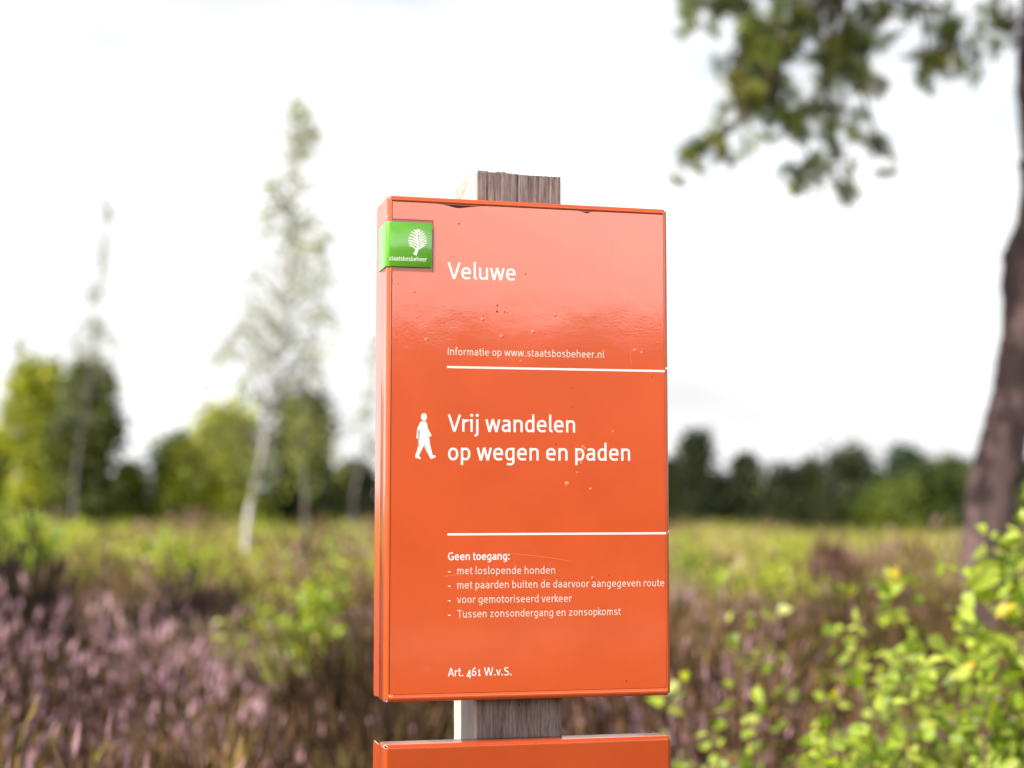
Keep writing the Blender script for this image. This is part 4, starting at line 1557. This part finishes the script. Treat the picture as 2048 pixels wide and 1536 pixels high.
    def cl(x, y, d, s, n):
        tufts.append((x, y, d, s, n))
    for (x, y, s, n) in [(1500, 30, 40, 3), (1540, 20, 44, 3), (1585, 15, 44, 3), (1625, 25, 40, 3), (1660, 10, 40, 3), (1510, 75, 42, 4), (1555, 70, 42, 4), (1600, 75, 36, 3), (1490, 115, 42, 4),
                         (1530, 115, 44, 5), (1565, 120, 36, 4), (1480, 145, 34, 3), (1520, 150, 38, 4), (1555, 160, 30, 3), (1530, 190, 32, 4), (1500, 205, 36, 5), (1475, 200, 26, 2), (1515, 230, 24, 2),
                         (1400, 300, 26, 3), (1425, 270, 22, 2), (1445, 275, 18, 1), (1640, 115, 30, 3), (1670, 130, 32, 3), (1695, 115, 24, 2), (1655, 150, 22, 2), (1705, 55, 28, 2), (1690, 20, 36, 3),
                         (1740, 15, 38, 3), (1720, 165, 20, 2), (1715, 175, 18, 1), (1780, 5, 36, 3), (1860, 130, 26, 3), (1875, 112, 26, 3), (1850, 155, 20, 2), (1830, 20, 26, 1), (1870, 25, 24, 1),
                         (1760, 300, 20, 2), (1750, 290, 18, 1), (1690, 385, 18, 2), (1705, 370, 15, 1), (1658, 290, 16, 1), (1620, 335, 22, 1), (1600, 345, 22, 1), (1640, 360, 20, 1), (1920, 140, 14, 1), (1900, 70, 18, 1),
                         (1590, 215, 26, 1), (1560, 255, 24, 1), (1640, 205, 26, 1), (1680, 190, 22, 1), (1385, 8, 30, 2), (1440, -5, 36, 3), (1455, 10, 26, 2), (1985, 25, 22, 1), (2000, 45, 18, 1), (1660, 230, 22, 1), (1580, 350, 18, 1), (1700, 240, 18, 1),
                         (1600, -40, 60, 4), (1520, -60, 60, 4), (1700, -60, 60, 4), (1780, -70, 60, 4), (1860, -60, 50, 3), (1620, -120, 60, 4), (1500, -120, 60, 4), (1930, -120, 60, 3)]:
        cl(x, y, 10 - .6 * (2060 - x) / 340 + rng.normal() * .16, s, n)
    for pth, r in limbs[:12]:
        P2 = smooth_path(pth, 40)
        for q in range(14):
            x, y, d = P2[rng.integers(6, 40)]
            tufts.append((x + rng.normal() * 26, y + rng.normal() * 30 + 8, d + rng.normal() * .08, 12, 1))
    for k in range(110):
        x = rng.uniform(1350, 2040)
        tufts.append((x, rng.uniform(-760, -70), 10 - .6 * (2060 - x) / 340 + rng.normal() * .3, 60, 3))
    for k in range(150):                                     # the crown above the frame
        tufts.append((rng.uniform(1650, 2500), rng.uniform(-950, -300), rng.uniform(8.6, 11.2), 70, 3))
    nd_v = [(-.5, 0, 0), (.5, 0, 0), (.3, 1, .08), (-.3, 1, .08)]
    nd_f = [[(0, 1, 2, 3)]]
    LP, LD, LT = [], [], []
    for (x, y, d, s, n) in tufts:
        c = np.array(tuple(at(x, y, d) - base))
        sm = s / F * d
        for q in range(max(1, int(n * 2.7))):
            o = c + rng.normal(size=3) * sm * np.array([.48, .7, .46])
            ax = rng.normal(size=3) + np.array([-.3, 0, .5]); ax /= np.linalg.norm(ax)
            m = 75
            t = rng.uniform(-.5, .5, m)[:, None] * .10
            dd = rng.normal(size=(m, 3)) * .75 + ax
            LP.append(o + ax * t); LD.append(dd)
            base_c = np.array([(.15, .21, .025), (.23, .28, .03), (.08, .11, .02), (.24, .22, .03)][rng.integers(0, 4)])
            LT.append(np.tile(base_c, (m, 1)) * rng.uniform(.75, 1.25, (m, 1)))
            if n >= 2 or q == 0:
                V, F_ = tube(np.array([o - ax * .09, o, o + ax * .06]), [.006, .005, .003], 4)
                lm.add(V, F_, np.tile([.09, .055, .04], (len(V), 1)))
    LP, LD, LT = np.concatenate(LP), np.concatenate(LD), np.concatenate(LT)
    n = len(LP)
    ln = rng.uniform(.045, .075, n)
    V, F_, T = stamp(nd_v, nd_f, frame_y(LD, rng.uniform(0, 6.28, n)), np.stack([np.full(n, .0032), ln, ln], -1), LP, LT)
    hp = lm; hp.add(V, F_, T)
    link('needles', hp.mesh('needles'), M_NEEDLE, root)


big_pine()


# ------------------------------------------------------------------ far-off woods (each reads as one mass)
def wood(name, label, spots, hmin, hmax, leaf, per, cols):
    hp = Heap()
    cols = np.array(cols)
    for (x, y) in spots:
        h = rng.uniform(hmin, hmax); rw = h * rng.uniform(.26, .40)
        z = float(gz(x, y))
        n = per
        lump = 16
        C = np.stack([rng.normal(size=lump) * rw * .5, rng.normal(size=lump) * rw * .5, h * rng.uniform(.12, .9, lump)], -1)
        idx = rng.integers(0, lump, n)
        L = C[idx] + rng.normal(size=(n, 3)) * rw * .32
        L[:, 2] = np.clip(L[:, 2], .1, h) + z
        L[:, 0] += x; L[:, 1] += y
        T = cols[rng.integers(0, len(cols))] * rng.uniform(.7, 1.3, (n, 1))
        V, F_, T = stamp(QUAD_V, QUAD_F, rand_rot(n), leaf * rng.uniform(.6, 1.4, n), L, T)
        hp.add(V, F_, T)
    o = link(name, hp.mesh(name), M_FOL)
    prop(o, label, 'wood', kind='stuff')


spots = [(x + rng.normal() * 2, 150 + rng.uniform(-12, 30)) for x in np.linspace(-150, 150, 92)]
wood('far_wood', 'low line of distant woodland closing the heath', spots, 2.6, 4.2, .7, 700, DK + MID)
# the wood behind the viewer, which the glossy board mirrors
ang = rad(30.0)
cxw, cyw = math.sin(ang) * 62, -math.cos(ang) * 62
spots = []
for t in np.linspace(-36, 36, 40):
    dd = rng.uniform(-4, 7)
    spots.append((cxw + math.cos(ang) * t + math.sin(ang) * dd, cyw + math.sin(ang) * t - math.cos(ang) * dd))
wood('pine_wood', 'dark pine wood across the sandy path, mirrored in the board', spots, 8.3, 9.8, .7, 1800, DK)
